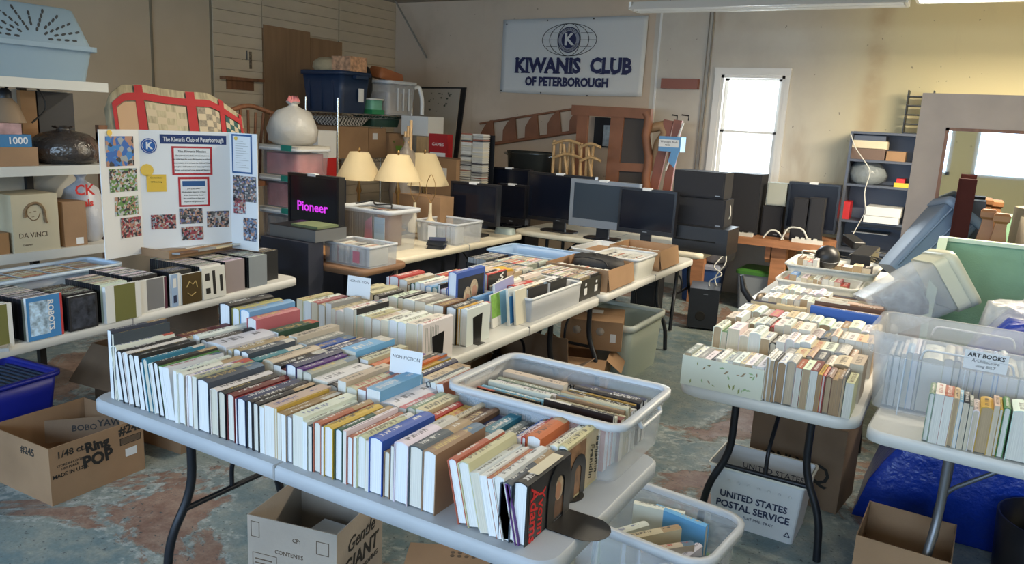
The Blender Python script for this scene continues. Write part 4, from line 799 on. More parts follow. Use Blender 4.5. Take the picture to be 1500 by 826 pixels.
carton('cardboard box half hidden behind the left end of the nearest table', (-3.35, 3.05, .0), .4, .35, .4, rz=.1, m=cardboard_dark, flaps=(None,)*4)
# USPS tray
us = thing('mail_tray', 'white mail tray printed UNITED STATES POSTAL SERVICE', 'tray', (-.62, 3.48, .0), -.02)
um = mat('mail_plastic', (.6, .62, .64), .5); w_, d_, h_ = .42, .28, .29
o_ = [rrect(w_*k+.0, d_*k, .015, 3, z) for k, z in ((.88, 0), (1, h_))]; i_ = [rrect(w_*k-.008, d_*k-.008, .012, 3, z) for k, z in ((1, h_), (.88, .006))]
MB().loft(o_+i_, smooth=False).obj('body', um, us); MB().loft([rrect(w_+.0, d_+.0, .015, 3, h_-.012), rrect(w_+.014, d_+.014, .02, 3, h_-.012), rrect(w_+.014, d_+.014, .02, 3, h_), rrect(w_-.01, d_-.01, .015, 3, h_)], False, False, smooth=False).obj('rim', mat('mail_rim', (.75, .72, .62), .5), us)
rr = (PI/2-.06, 0, 0)
text('UNITED STATES', .042, navy_p, us, (0, -.1355, .155), rr, bold=.001); text('POSTAL SERVICE', .044, navy_p, us, (0, -.132, .105), rr, bold=.0012); text('FLAT MAIL TRAY', .018, navy_p, us, (.03, -.129, .062), rr)
text('UNITED STATES', .04, navy_p, us, (.02, .1272, .2), (PI/2+.06, 0, 0))
for q in range(3):
    a = q*2*PI/3+PI/2; MB().tube([(.16+.014*math.cos(a), -.1275, .04+.014*math.sin(a)), (.16+.014*math.cos(a+2.09), -.1275, .04+.014*math.sin(a+2.09))], .0022, 5).obj('recycling_mark', navy_p, us)
for x in range(8): MB().lathe([(.007, 0), (.005, .003)], 8, (-.16+x*.045, 0, 0)).obj('rivet', um, us, (0, -.1395, .225), rot=(PI/2, 0, 0))
t = carton('brown cardboard box behind the mail tray', (-.52, 3.95, .0), .45, .3, .42, rz=-.12, m=cardboard_dark, flaps=(0, None, 0, None))
text('ONLY', .075, ink, t, (-.05, -.1512, .2), (PI/2, 0, 0), bold=.002); text('Q', .14, ink, t, (.12, -.1512, .17), (PI/2, 0, 0), bold=.001)
carton('open cardboard box on the floor at the bottom right', (-.005, 3.18, .0), .32, .34, .3, rz=-.03, m=cardboard, flaps=(None,)*4)
o = MB(); o.lathe([(.2, 0), (.22, .3), (.21, .3), (.19, .01)], 24); tag(o.obj('trash_can', black_plastic, None, (.52, 3.62, 0)), 'black round bin on the floor at the right edge', 'bin')
# under the middle table
tote('storage_bin', 'large grey-green clear bin at the far side under the middle table', 'bin', (-2.1, 5.22, 0), .5, .66, .42, m=mat('green_clear', (.5, .58, .52), .35, alpha=.6), rim=mat('green_clear_rim', (.6, .66, .62), .35, alpha=.9))
carton('open carton with a torn side under the middle table', (-2.12, 4.72, 0), .36, .36, .24, rz=.3, m=cardboard, flaps=(3.6, 3.8, 1.6, 2.6), fl=.13)
cc = carton('closed dented carton with two hand holes under the middle table', (-2.14, 4.9, .26), .42, .4, .2, rz=.35, m=cardboard, flaps=(0, None, 0, None))
MB().box(.13, .17, -.2015, -.2005, .06, .12).obj('shipping_label', paper, cc); MB().box(-.06, .06, .02, .12, .2045, .205).obj('shipping_label', paper, cc)
for x in (-.1, .06): MB().lathe([(.03, 0), (.018, .012), (.002, .014)], 8).obj('torn_hole', cardboard_grey, cc, (x, -.2, .13), rot=(PI/2, 0, 0))
carton('long low dark carton under the near half of the middle table', (-2.2, 3.75, 0), .55, .7, .3, rz=.05, m=cardboard_dark, flaps=(3.4, 2.6, 1.4, 1.7), fl=.2)
carton('dark carton standing under the near end of the middle table', (-2.3, 3.0, 0), .45, .42, .34, rz=-.1, m=cardboard_dark, flaps=(None,)*4)
# subwoofer, black tower, coolers and bins by the back wall
s_ = thing('subwoofer', 'black subwoofer box with a round port on the floor', 'speaker', (-1.93, 6.9, 0), .25)
MB().box(-.13, .13, -.18, .18, .02, .38).obj('cabinet', black_plastic, s_); MB().lathe([(.045, 0), (.04, .004), (.03, .001)], 20).obj('port', mat('port_dark', (.002, .002, .002), .9), s_, (-.02, -.18, .13), rot=(PI/2, 0, 0)); MB().box(-.01, .03, -.1815, -.1805, .33, .336).obj('badge', grey_metal, s_)
for i, (x, y) in enumerate(((-.1, -.15), (.1, -.15), (-.1, .15), (.1, .15))): MB().lathe([(.015, 0), (.018, .02)], 10, (x, y, 0)).obj('foot', black_plastic, s_)
s_ = thing('speaker_tower', 'tall narrow black speaker under the far end of the middle table', 'speaker', (-2.25, 6.25, 0), .1)
MB().box(-.11, .11, -.12, .12, 0, .5).obj('cabinet', black_plastic, s_); MB().lathe([(.11, 0), (.1, .02), (.002, .022)], 20, (0, 0, .5)).obj('cap', black_plastic, s_); MB().box(-.09, .09, -.124, -.12, .04, .46).obj('grille', mat('grille'), s_)
def cooler(name, label, loc, w, d, h, mb_, ml, rz=0):
    t = thing(name, label, 'bin', loc, rz)
    MB().loft([rrect(w*.86, d*.86, .04, 4, 0), rrect(w, d, .05, 4, h)]).obj('body', mb_, t); MB().loft([rrect(w+.03, d+.03, .05, 4, h), rrect(w+.03, d+.03, .05, 4, h+.03), rrect(w-.04, d-.04, .05, 4, h+.05)], smooth=False).obj('lid', ml, t); return t
cooler('cooler', 'navy blue cooler with a pale lid under the end of the television table', (-2.28, 8.0, 0), .4, .34, .36, mat('cooler_blue', (.02, .06, .2), .4), mat('cooler_lid', (.3, .33, .42), .4))
cooler('storage_bin', 'grey bin with a green lid under the wooden bench', (-1.66, 8.02, 0), .46, .4, .37, mat('grey_bin', (.25, .28, .32), .45), mat('green_lid', (.05, .17, .03), .45))
def bag(name, label, loc, r, h, m, top=None, rz=0, cat='bag'):
    t = thing(name, label, cat, loc, rz); lo = []; random.seed(len(label))
    for k, (a, z) in enumerate(((.7, 0), (.98, .12), (1.05, .35), (.95, .6), (.7, .78), (.25, .88), (.16, .94), (.3, 1.0))):
        lo.append([Vector((r*a*(1+.09*math.sin(3*q*PI/9+k))*math.cos(q*PI/9), r*a*(1+.09*math.cos(4*q*PI/9+k*2))*math.sin(q*PI/9), h*z+.006*math.sin(q*2))) for q in range(18)])
    MB().loft(lo).obj('sack', m, t)
    if top: MB().loft([[v*1.12+Vector((0, 0, h*.0)) for v in lo[-3]], [v*1.2 for v in lo[-2]], lo[-1]]).obj('tie', top, t)
    return t
bag('trash_bag', 'pale plastic bag with a dark tie on the bins under the bench', (-2.2, 8.05, .42), .2, .28, mat('pale_bag', (.35, .34, .38), .3, alpha=.8, bump=.8, bscale=22), mat('bag_tie', (.1, .01, .02), .4))
# ================================================================ background
def ry(x0, y0, x1, y1, Y):       # photo rectangle on the plane y = Y -> X0, X1, Z0, Z1
    a = ay(x0, y1, Y); b = ay(x1, y0, Y); c_ = ay(x0, y0, Y); d_ = ay(x1, y1, Y)
    return (a.x+c_.x)/2, (b.x+d_.x)/2, (a.z+d_.z)/2, (b.z+c_.z)/2
def bx(name, label, cat, x0, y0, x1, y1, Y, d, m, z0=None, group=None, z1=None):
    X0, X1, Z0, Z1 = ry(x0, y0, x1, y1, Y); Z0 = Z0 if z0 is None else z0; Z1 = Z1 if z1 is None else z1
    t = thing(name, label, cat, ((X0+X1)/2, Y, Z0), group=group); w = X1-X0; h = Z1-Z0
    MB().box(-w/2, w/2, 0, d, 0, h).obj('body', m, t); return t, w, h
# ---- banner
X0, X1, Z0, Z1 = ry(735, 27, 945, 138, YB-.03)
bn = thing('banner', 'white cloth banner lettered KIWANIS CLUB OF PETERBOROUGH', 'banner', ((X0+X1)/2, YB-.03, Z0)); W, H = X1-X0, Z1-Z0
vs, fs, n, k = [], [], 30, 14
for j in range(k+1):
    for i in range(n+1):
        u, v = i/n, j/k
        vs.append(((u-.5)*W, .012*math.sin(u*9+v*4)*math.sin(v*5+1)*.5, v*H-.012*math.sin(u*PI)*(1 if j == 0 else 0)+.015*u*v))
for j in range(k):
    for i in range(n): a = j*(n+1)+i; fs.append((a, a+1, a+n+2, a+n+1))
o = MB().add(vs, fs, True).obj('cloth', mat('banner_cloth', (.62, .62, .6), .7, bump=.3, bscale=5), bn); o.modifiers.new('t', 'SOLIDIFY').thickness = .002
bnavy = mat('banner_navy', (.012, .014, .07), .6); R9 = (PI/2, 0, 0)
# slab-serif word built from strokes so that it matches the banner's lettering
text('KIWANIS', .235, bnavy, bn, (-.29*W/1.87, -.014, H*.37), R9, bold=.0105, name='lettering', sx=.93)
text('CLUB', .235, bnavy, bn, (.53*W/1.87, -.014, H*.375), R9, bold=.0105, name='lettering', sx=.9)
def serifs(xs, z, hh):
    mb = MB()
    for x, w_, both in xs:
        mb.box(x-w_/2, x+w_/2, -.0155, -.0145, z-hh, z-hh+.016)
        if both: mb.box(x-w_/2, x+w_/2, -.0155, -.0145, z+hh-.016, z+hh)
    tag(mb.obj('serif', bnavy, bn), kind='stuff')
serifs([(-.715, .06, 1), (-.625, .06, 1), (-.56, .065, 1), (-.3, .05, 0), (-.185, .05, 0), (-.14, .055, 1), (-.03, .05, 1), (.03, .065, 1), (.44, .06, 1), (.585, .05, 1), (.7, .05, 0), (.73, .04, 1)], H*.372, .088)
text('OF PETERBOROUGH', .14, bnavy, bn, (-.03, -.014, H*.155), R9, bold=.007, name='lettering', sx=.86)
cxb, czb = -.01*W, H*.72
def ring(rx, rz, r, m, par, x, z, y=-.014, n=36, name='emblem_ring'): return MB().tube([(x+rx*math.cos(a*2*PI/n), y, z+rz*math.sin(a*2*PI/n)) for a in range(n+1)], r, 5).obj(name, m, par)
for rx in (.36, .26, .15): ring(rx, .185, .0032, ink, bn, cxb, czb)
for dz, hw in ((.08, .3), (0, .355), (-.08, .3)):
    for s in (-1, 1): MB().box(cxb+min(s*.15, s*hw), cxb+max(s*.15, s*hw), -.0155, -.0145, czb+dz-.002, czb+dz+.002).obj('emblem_line', ink, bn)
MB().lathe([(.142, 0), (.142, .001)], 32).obj('emblem_disc', mat('emblem_grey', (.3, .3, .34), .6), bn, (cxb, -.0135, czb), rot=(PI/2, 0, 0))
ring(.142, .142, .005, bnavy, bn, cxb, czb, -.016); MB().lathe([(.098, 0), (.098, .001)], 28).obj('emblem_disc', bnavy, bn, (cxb, -.0155, czb), rot=(PI/2, 0, 0))
text('K', .19, mat('banner_cloth'), bn, (cxb, -.018, czb), R9, bold=.006)
for i, ch in enumerate('KIWANIS'): a = math.radians(140-i*100/6); text(ch, .04, ink, bn, (cxb+.119*math.cos(a), -.018, czb+.119*math.sin(a)), (PI/2, PI/2-a, 0), name='emblem_letter')
for i, ch in enumerate('INTERNATIONAL'): a = math.radians(200+i*140/12); text(ch, .034, ink, bn, (cxb+.12*math.cos(a), -.018, czb+.12*math.sin(a)), (PI/2, -PI/2-a, 0), name='emblem_letter')
for u, v in ((.03, .95), (.33, .99), (.65, 1.0), (.01, .03), (.31, .02), (.64, .0)): MB().lathe([(.009, 0), (.009, .004)], 8).obj('grommet', black_metal, bn, ((u-.5)*W, -.008, v*H-.01), rot=(PI/2, 0, 0))
# wooden peg blocks
t, w, h = bx('wall_rack', 'reddish brown wooden block fixed to the back wall right of the banner', 'rack', 968, 115, 1022, 130, YB-.07, .07, mat('red_wood', (.24, .08, .05), .5))
p = ax(352, 118, XL+.01); t = thing('wall_rack', 'brown wooden peg rack on the plank wall', 'rack', p)
MB().box(0, .1, -.28, .25, .0, .03).obj('shelf', wood, t); MB().box(0, .03, -.2, .16, -.1, 0).obj('backplate', wood, t)
p = ax(347, 87, XL+.012); t = thing('wall_ring', 'dark oval ring hung on the plank wall', 'ring', p); MB().tube([(0, .075*math.cos(a*PI/10), .09*math.sin(a*PI/10)) for a in range(21)], .008, 6).obj('hoop', ink_brown, t)
p = ax(364, 88, XL+.012); t = thing('wall_switch', 'narrow metal plate on the plank wall beside the oval ring', 'plate', p); MB().box(0, .01, -.04, -.02, -.1, .1).obj('bar', grey_metal, t); MB().box(0, .02, .0, .03, -.09, .09).obj('plate', mat('bronze'), t)
# ---- ceiling tube fixtures
fx_m = mat('fixture_enamel', (.62, .62, .6), .4); tube_on = mat('lit_tube', (1, .97, .88), .4, emit=9)
def fixture(label, X0_, X1_, Y, z, lit):
    t = thing('ceiling_light', label, 'light', ((X0_+X1_)/2, Y, z)); w = (X1_-X0_)/2
    MB().prism([(-.13, 0), (-.04, .07), (.04, .07), (.13, 0), (.12, 0), (.035, .06), (-.035, .06), (-.12, 0)], -w, w, 'x').obj('reflector', fx_m, t)
    for s in (-1, 1):
        MB().tube([(-w+.02, s*.05, .012), (w-.02, s*.05, .012)], .017, 10).obj('tube', tube_on if lit else mat('unlit_tube', (.7, .7, .68), .3), t)
        MB().box(s*w-.01, s*w+.01, -.1, .1, 0, .06).obj('end_cap', fx_m, t)
        MB().tube([(s*w*.7, 0, .07), (s*w*.7, 0, ZC-z)], .004, 5).obj('chain', grey_metal, t)
    return t
fixture('unlit fluorescent fixture hanging before the back wall', -2.62, -.56, 6.35, 2.71, False)
fixture('lit fluorescent fixture at the top right', -.5, 2.1, 6.35, 2.73, True)
fixture('added unseen lit fluorescent fixture over the right tables', -1.0, 1.4, 3.2, 2.95, True)  # this and the next two are added lamps, outside the view
fixture('added unseen lit fluorescent fixture over the middle tables', -4.1, -1.7, 4.3, 2.95, True)
fixture('added unseen lit fluorescent fixture above the photographer', -1.7, .7, -.3, 2.95, True)
# ---- televisions
dk = mat('tv_bezel', (.01, .01, .013), .3); silver = mat('tv_silver', (.24, .26, .29), .35, .3); scr = mat('tv_screen', (.006, .008, .016), .15); scr2 = mat('tv_screen_grey', (.03, .045, .065), .2)
def tv(label, x0, y0, x1, y1, Y, z=None, bez=dk, sc_=scr, tag_=True, stand=True, d=.06, b=.02, bot=.035, rz=0):
    X0, X1, Z0, Z1 = ry(x0, y0, x1, y1, Y); w, h = X1-X0, Z1-Z0
    t = thing('television', label, 'television', ((X0+X1)/2, Y, Z0), rz)
    MB().box(-w/2, w/2, 0, d, 0, h).box(-w*.3, w*.3, d, d+.05, h*.15, h*.8).obj('housing', bez, t)
    for a in ((-w/2, -w/2+b, 0, h), (w/2-b, w/2, 0, h), (-w/2+b, w/2-b, 0, bot), (-w/2+b, w/2-b, h-b, h)): MB().box(a[0], a[1], -.008, 0, a[2], a[3]).obj('bezel', bez, t)
    MB().box(-w/2+b, w/2-b, -.003, -.001, bot, h-b).obj('screen', sc_, t)
    MB().box(-.02, .02, -.0095, -.0082, bot*.4, bot*.6).obj('badge', silver, t)
    if stand and z is not None and Z0-z > .008:
        MB().box(-w*.09, w*.09, d*.3, d*.8, z-Z0+.01, .02).obj('stand_neck', dk, t); MB().loft([rrect(w*.5, .2, .06, 5, z-Z0+zz, 0, d/2) for zz in (.0005, .014)], smooth=False).obj('stand_base', dk, t)
    if tag_: MB().box(-.05, .03, -.011, .03, h-.012, h+.008).obj('price_tag', paper, t)
    return t, w, h
t, w, h = tv('black television showing a purple brand word at the left', 423, 256, 497, 338, 4.25, ZT, tag_=True, rz=0)
text('Pioneer', .1, mat('purple_glow', (.45, .03, .5), .5, emit=1.2), t, (-.01, -.005, h*.42), R9, bold=.002, sx=1)
tv('black flat television left of the stacked disc tower', 660, 268, 729, 328, 5.75, ZT)
tv('grey-bottomed television behind the leftmost pair', 729, 270, 771, 328, 6.55, ZT, bot=.06)
tv('dark television standing behind, mostly hidden', 715, 246, 775, 338, 7.0, None, stand=False)
_p = ay(745, 338, 7.0); _o = thing('low_cabinet', 'dark stand behind the leftmost televisions', 'cabinet', (_p.x, 7.02, 0)); MB().box(-.22, .22, -.05, .25, 0, _p.z-.002).obj('carcass', black_plastic, _o)
tv('widest black television in the row with a silver lower edge', 772, 255, 870, 326, 6.6, ZT)
tv('silver-framed television with a grey screen', 835, 265, 935, 335, 6.48, ZT, silver, scr2, b=.035, bot=.07)
tv('black television overlapping the silver-framed one', 906, 277, 990, 343, 6.36, ZT)
# speakers and recorder at the table end
def spk(label, x0, y0, x1, y1, Y, d, m=mat('speaker_cloth', (.015, .016, .022), .8), z0=None):
    t, w, h = bx('speaker', label, 'speaker', x0, y0, x1, y1, Y, d, m, z0=z0); MB().box(-w/2+.012, w/2-.012, -.008, 0, .012, h-.012).obj('grille', m, t); MB().box(w/2-.07, w/2-.03, -.0095, -.008, .02, .028).obj('badge', silver, t); return t, w, h
_, w, h = spk('lower of two stacked black speakers at the table end', 987, 290, 1062, 332, 6.6, .25); 
spk('upper of two stacked black speakers at the table end', 987, 251, 1062, 289, 6.6, .25)
t, w, h = bx('video_recorder', 'black recorder under the two stacked speakers', 'recorder', 985, 333, 1066, 360, 6.45, .36, black_plastic, z0=ZT)
MB().box(-w/2+.02, w/2-.1, -.004, 0, h*.45, h*.5).obj('slot', mat('port_dark'), t)
# ---- wooden bench with its load
bY0, bY1, bz = 7.68, 8.45, .76
bX0, bX1 = ay(1000, 345, bY0).x, ay(1212, 368, bY0).x
be = thing('wooden_bench', 'reddish wooden workbench under the window', 'bench', ((bX0+bX1)/2, (bY0+bY1)/2, 0)); w = bX1-bX0
MB().box(-w/2, w/2, -.38, .38, bz-.07, bz).obj('top', wood_bench, be)
for sx_ in (w/2-.45, -w/2+.15):
    MB().box(sx_-.07, sx_+.07, -.3, -.2, 0, bz-.07).obj('leg', wood_bench, be); MB().box(sx_-.07, sx_+.07, .2, .3, 0, bz-.07).obj('leg', wood_bench, be)
    MB().prism([(-.3, bz-.07), (-.3, bz-.2), (-.26, bz-.24), (-.1, bz-.07)], sx_-.13, sx_-.08, 'x').obj('bracket', wood_bench, be)
spk('tall black speaker standing under the window', 1064, 254, 1113, 326, 7.9, .28, z0=bz+.001)
spk('small black speaker behind the silver-white one', 1116, 302, 1146, 335, 7.95, .15, z0=bz+.001)
t, w, h = bx('speaker', 'pale grey computer speaker stacked on a black one', 'speaker', 1123, 268, 1152, 301, 7.95, .15, mat('pale_speaker', (.33, .36, .33), .6)); MB().box(-w/2+.01, w/2-.01, -.006, 0, .01, h-.01).obj('grille', mat('pale_grille', (.38, .4, .36), .8), t)
tv('large black television at the right end of the bench', 1152, 268, 1228, 340, 7.95, bz, tag_=True, d=.12)
spk('black speaker pair in front of the bench television, left one', 1160, 290, 1182, 338, 7.82, .12, z0=bz+.001); spk('black speaker pair in front of the bench television, right one', 1184, 290, 1206, 338, 7.82, .12, z0=bz+.001)
for i, (x0, x1) in enumerate(((1068, 1100), (1165, 1200))):
    a = az(x0, 341+i*12, bz); b = az(x1, 345+i*12, bz); t = thing('power_strip', ('white power strip at the left of the bench', 'white power strip at the right of the bench')[i], 'power strip', (a.x+.12, 7.76, bz))
    MB().box(-.14, .14, -.025, .025, 0, .035).obj('housing', whc, t)
    for q in range(4): MB().box(-.11+q*.055, -.08+q*.055, -.014, .014, .035, .05).obj('plug', blkc if i == 0 else whc, t)
for i, (x0, x1, s) in enumerate(((1112, 1140, .09), (1145, 1185, .14))):
    a, b = az(x0, 352, bz), az(x1, 356, bz); cable('white cable looping over the bench, %s loop' % ('smaller', 'larger')[i], [(a.x, 7.72, bz+.01), (a.x+.05, 7.74, bz+s), (b.x-.06, 7.74, bz+s), (b.x, 7.76, bz+.01)], .009, whc)
a = az(1052, 372, .7); cable('white cables hanging from the end of the television table', [(a.x-.02, 7.1, .73), (a.x+.04, 6.95, .6), (a.x-.06, 6.95, .45), (a.x+.01, 6.98, .3), (a.x-.03, 6.96, .18)], .006, whc)
cable('second white cable bunched at the television table end', [(a.x+.03, 7.05, .72), (a.x-.08, 6.93, .55), (a.x+.04, 6.92, .5), (a.x-.1, 6.9, .42), (a.x-.02, 6.93, .25)], .006, whc)
cable('curved white cable beside the stacked speakers', [tuple(ay(1063, 292, 6.75)), tuple(ay(1070, 300, 6.75)), tuple(ay(1070, 318, 6.75)), tuple(ay(1062, 326, 6.75))], .006, whc)
a = az(740, 330, ZT); o = tag(MB().loft([rrect(.42, .22, .03, 3, 0), rrect(.4, .2, .03, 3, .025)]).obj('cable_box', black_plastic, None, (a.x-.35, 6.05, ZT)), 'flat black box in front of the left televisions', 'device')
o = tag(MB().loft([rrect(.2, .14, .05, 4, 0), rrect(.17, .11, .04, 4, .05)]).obj('router', mat('pale_teal', (.35, .42, .4), .4), None, (-3.62, 6.1, ZT)), 'small pale rounded device on the television table corner', 'device')
# ---- grey steel shelf unit
sY = 8.22; X0, X1, Z0, Z1 = ry(1238, 193, 1340, 345, sY); st = thing('shelf_unit', 'grey steel shelf unit of oddments in the right corner', 'shelf', ((X0+X1)/2, sY, 0)); w = X1-X0; stm = mat('steel_grey', (.09, .105, .14), .5, .3)
for s in (-1, 1): MB().box(s*w/2-.012, s*w/2+.012, 0, .34, 0, 1.83).obj('side_panel', stm, st)
MB().box(-w/2, w/2, .33, .34, 0, 1.83).obj('back_panel', stm, st)
lv = [.35, .66, .96] + [ay(1280, 272, sY).z-.02, ay(1280, 238, sY).z, 1.81]; lv[2] = ay(1270, 328, sY).z
for z in lv: MB().box(-w/2+.012, w/2-.012, 0, .33, z, z+.022).obj('shelf_board', stm, st)
def shelved(nm, label, cat, x0, y0, x1, y1, lz, m, d=.2, Y=None):
    return bx(nm, label, cat, x0, y0, x1, y1, Y or sY+.03, d, m, z0=lz)
shelved('cardboard_box', 'long low brown box on the upper steel shelf', 'box', 1244, 217, 1296, 237, lv[4]+.023, mat('dull_brown', (.16, .11, .09), .8))
shelved('cardboard_box', 'small square brown box on the upper steel shelf', 'box', 1298, 222, 1326, 238, lv[4]+.023, cardboard)
t, w, h = shelved('printer', 'flat white and black machine on the long brown box', 'printer', 1243, 206, 1300, 217, ay(1260, 217, sY+.03).z, mat('cream_paper')); MB().box(-w/2+.04, w/2-.02, .01, .18, h, h+.05).obj('cover', stm, t)
bag('plastic_bag', 'clear bag of coiled wires on the middle steel shelf', (ay(1270, 260, 8.4).x, 8.4, lv[3]+.023), .16, .26, mat('wire_bag', (.3, .34, .36), .15, alpha=.7, bump=1, bscale=30))
o = shelved('level_tool', 'red and yellow plastic tool on the middle steel shelf', 'tool', 1312, 262, 1324, 282, lv[3]+.023, mat('red_plastic', (.5, .02, .02), .4)); MB().box(-.05, .1, -.03, 0, 0, .04).obj('yellow_part', mat('yellow_plastic', (.65, .45, .03), .4), o[0])
shelved('red_box', 'upright red box on the lower steel shelf', 'box', 1231, 295, 1244, 326, lv[2]+.023, mat('red_plastic'))
shelved('white_device', 'upper white flat box on the lower steel shelf', 'device', 1268, 304, 1320, 317, ay(1290, 317, 8.2).z, mat('white_dev', (.6, .62, .62), .4), .3, 8.16)
shelved('white_device', 'lower white flat box on the lower steel shelf', 'device', 1264, 317, 1316, 333, lv[2]+.023, mat('white_dev'), .3, 8.16)
shelved('grey_device', 'flat silver and black player below the white boxes', 'device', 1246, 341, 1300, 352, lv[1]+.2, mat('silver_dev', (.2, .21, .22), .35, .5), .3)
shelved('dark_device', 'wide black player below the white boxes', 'device', 1256, 335, 1335, 341, lv[1]+.31, black_plastic, .3)
cable('white cord dangling in front of the steel shelf', [tuple(ay(1246, 195, 8.2)), tuple(ay(1252, 215, 8.2)), tuple(ay(1276, 250, 8.18)), tuple(ay(1266, 280, 8.18)), tuple(ay(1268, 310, 8.18)), tuple(ay(1250, 342, 8.18))], .005, whc)
X0, X1, Z0, Z1 = ry(1331, 152, 1352, 196, 8.3); t = thing('letter_tray', 'black stacked letter tray on top of the steel shelf', 'tray', ((X0+X1)/2, 8.3, 1.833))
for k in range(5): MB().box(-.1, .12, 0, .2, k*.085, k*.085+.008).obj('tray', black_plastic, t); 
MB().box(-.1, -.092, 0, .2, 0, .4).obj('side', black_plastic, t); MB().box(.112, .12, 0, .2, 0, .4).obj('side', black_plastic, t)
# ---- mirror
mY = 6.0; a = ay(1352, 136, mY); b = ay(1326, 320, mY); mz = a.z; Wm = 1.75; mir = thing('mirror', 'large mirror in a wide brown wooden frame at the right', 'mirror', (a.x, mY, 0), .0)
fm = mat('mirror_frame', (.36, .28, .22), .45, var=.12, vscale=3); f_ = .17
MB().box(0, f_, 0, .05, .75, mz).obj('frame_stile', fm, mir); MB().box(Wm-f_, Wm, 0, .05, .75, mz).obj('frame_stile', fm, mir)
MB().box(f_, Wm-f_, 0, .05, mz-.22, mz).obj('frame_rail', fm, mir); MB().box(f_, Wm-f_, 0, .05, .75, .95).obj('frame_rail', fm, mir)
MB().box(f_, Wm-f_, .03, .045, .95, mz-.22).obj('mirror_glass', mat('mirror_silver', (.85, .86, .84), .02, 1), mir)
for q in ((f_, f_+.02, .95, mz-.22), (f_, Wm-f_, mz-.24, mz-.22)): MB().box(q[0], q[1], -.006, .03, q[2], q[3]).obj('inner_trim', wood, mir)
dr = thing('dresser', 'brown dresser under the big mirror', 'dresser', (a.x+.05, mY-.02, 0)); MB().box(0, Wm-.1, 0, .45, 0, .748).obj('carcass', wood, dr)
# dark post, newels, blue tubs
X0, X1, Z0, Z1 = ry(1400, 262, 1418, 350, 5.55)
t = thing('wooden_post', 'dark reddish wooden post leaning before the mirror', 'post', (X0, 5.6, .85)); MB().box(0, .09, 0, .05, 0, Z1-.85).obj('post', mat('dark_red_wood', (.045, .008, .006), .75, spec=.2), t); MB().box(-.01, 0, -.004, .054, 0, Z1-.85).obj('edge', mat('dark_red_wood'), t)
t, w, h = bx('box', 'dark blue-black box standing behind the dark post', 'box', 1412, 294, 1440, 356, 5.72, .16, mat('blueblack', (.02, .022, .03), .5), z0=.76)
for i, (x, y) in enumerate(((1442, 306), (1462, 312))):
    p = ay(x, 350, 5.45-i*.06); tp = ay(x, y, 5.45-i*.06).z
    t = thing('newel_post', 'turned brown newel post, %s of two before the mirror' % ('left', 'right')[i], 'post', (p.x, 5.45-i*.06, .8))
    H_ = tp-.8; MB().loft([[Vector((r*math.cos(PI/4+q*PI/2), r*math.sin(PI/4+q*PI/2), z)) for q in range(4)] for r, z in ((.09, 0), (.08, H_-.25), (.045, H_-.1), (.042, H_-.06), (.06, H_-.045), (.062, H_-.015), (.045, H_))], smooth=False).obj('post', mat('newel_wood', (.23, .1, .04), .5), t)
p = ay(1475, 335, 5.55); t = thing('drum_shade', 'pale drum lampshade at the right edge before the mirror', 'lampshade', (p.x+.29, 5.6, .86)); MB().lathe([(.24, 0), (.23, .5), (.225, .5), (.235, 0)], 28, cap0=False, cap1=False).obj('shade', mat('shade_linen', (.45, .4, .3), .8, var=.05, vscale=20), t); ring(.02, .02, .004, black_metal, t, 0, .52, 0, 16, 'loop')
bt_m = mat('blue_grey_tub', (.16, .23, .34), .45)
for i, (x, y, d) in enumerate(((1312, 402, 5.2), (1334, 398, 5.45))):
    p = ad(x, y, d); t = tote('plastic_tub', 'blue-grey ribbed plastic tub leaning against the mirror, %s of the pair' % ('front', 'rear')[i], 'tub', p, .26, .4, .56, m=bt_m, rim=bt_m, taper=.8, r=.03, lip=.012)
    zx = Vector((.52, .3, .78)).normalized(); yx = Vector((-.3, 1, -.1)); yx = (yx-zx*yx.dot(zx)).normalized(); t.rotation_euler = Matrix((yx.cross(zx), yx, zx)).transposed().to_euler()
    for q in (-.1, .0, .1): MB().tube([(.108, q, .03), (.131, q*1.1, .5)], .006, 6).tube([(q*.7, -.165, .03), (q*.8, -.2, .5)], .006, 6).obj('rib', bt_m, t)
# ---- wooden pieces against the back wall
pl = lambda x, y, Y: ay(x, y, Y)
wood2 = mat('worn_wood', (.22, .09, .045), .6, var=.2, vscale=4)
t = thing('wooden_rack', 'long wooden frame with five curved brown fins against the back wall', 'rack', pl(700, 215, 8.56))
O = pl(700, 215, 8.56)
rel = lambda x, y, Y=8.56: tuple(pl(x, y, Y)-O)
MB().tube([rel(703, 181), rel(850, 158)], .014, 6).obj('rail', wood2, t); MB().tube([rel(700, 214), rel(850, 192)], .022, 6).obj('rail', wood2, t)
for i in range(5):
    x = 722+i*32.5; yb, yt = 213-i*4.6, 176-i*4.4
    pts = [rel(x-18, yb+1), rel(x-17, yb-18), rel(x-11, yt+8), rel(x-3, yt), rel(x, yt), rel(x+3, yb-2)]
    MB().prism([(p[0], p[2]) for p in pts], -.014, .014, 'y').obj('fin', wood2, t)
hb = thing('headboard', 'dark wooden headboard frame with a mesh panel against the back wall', 'headboard', pl(900, 275, 8.05)); O = pl(900, 275, 8.05)
def bar(par, p, q, w, m, Y=8.05, d=.04, nm='post'):
    a, b = pl(*p, Y)-O, pl(*q, Y)-O; u = Vector((b.z-a.z, 0, -(b.x-a.x))).normalized()*w/2
    return MB().prism([(a.x-u.x, a.z-u.z), (a.x+u.x, a.z+u.z), (b.x+u.x, b.z+u.z), (b.x-u.x, b.z-u.z)], -d/2, d/2, 'y').obj(nm, m, par)
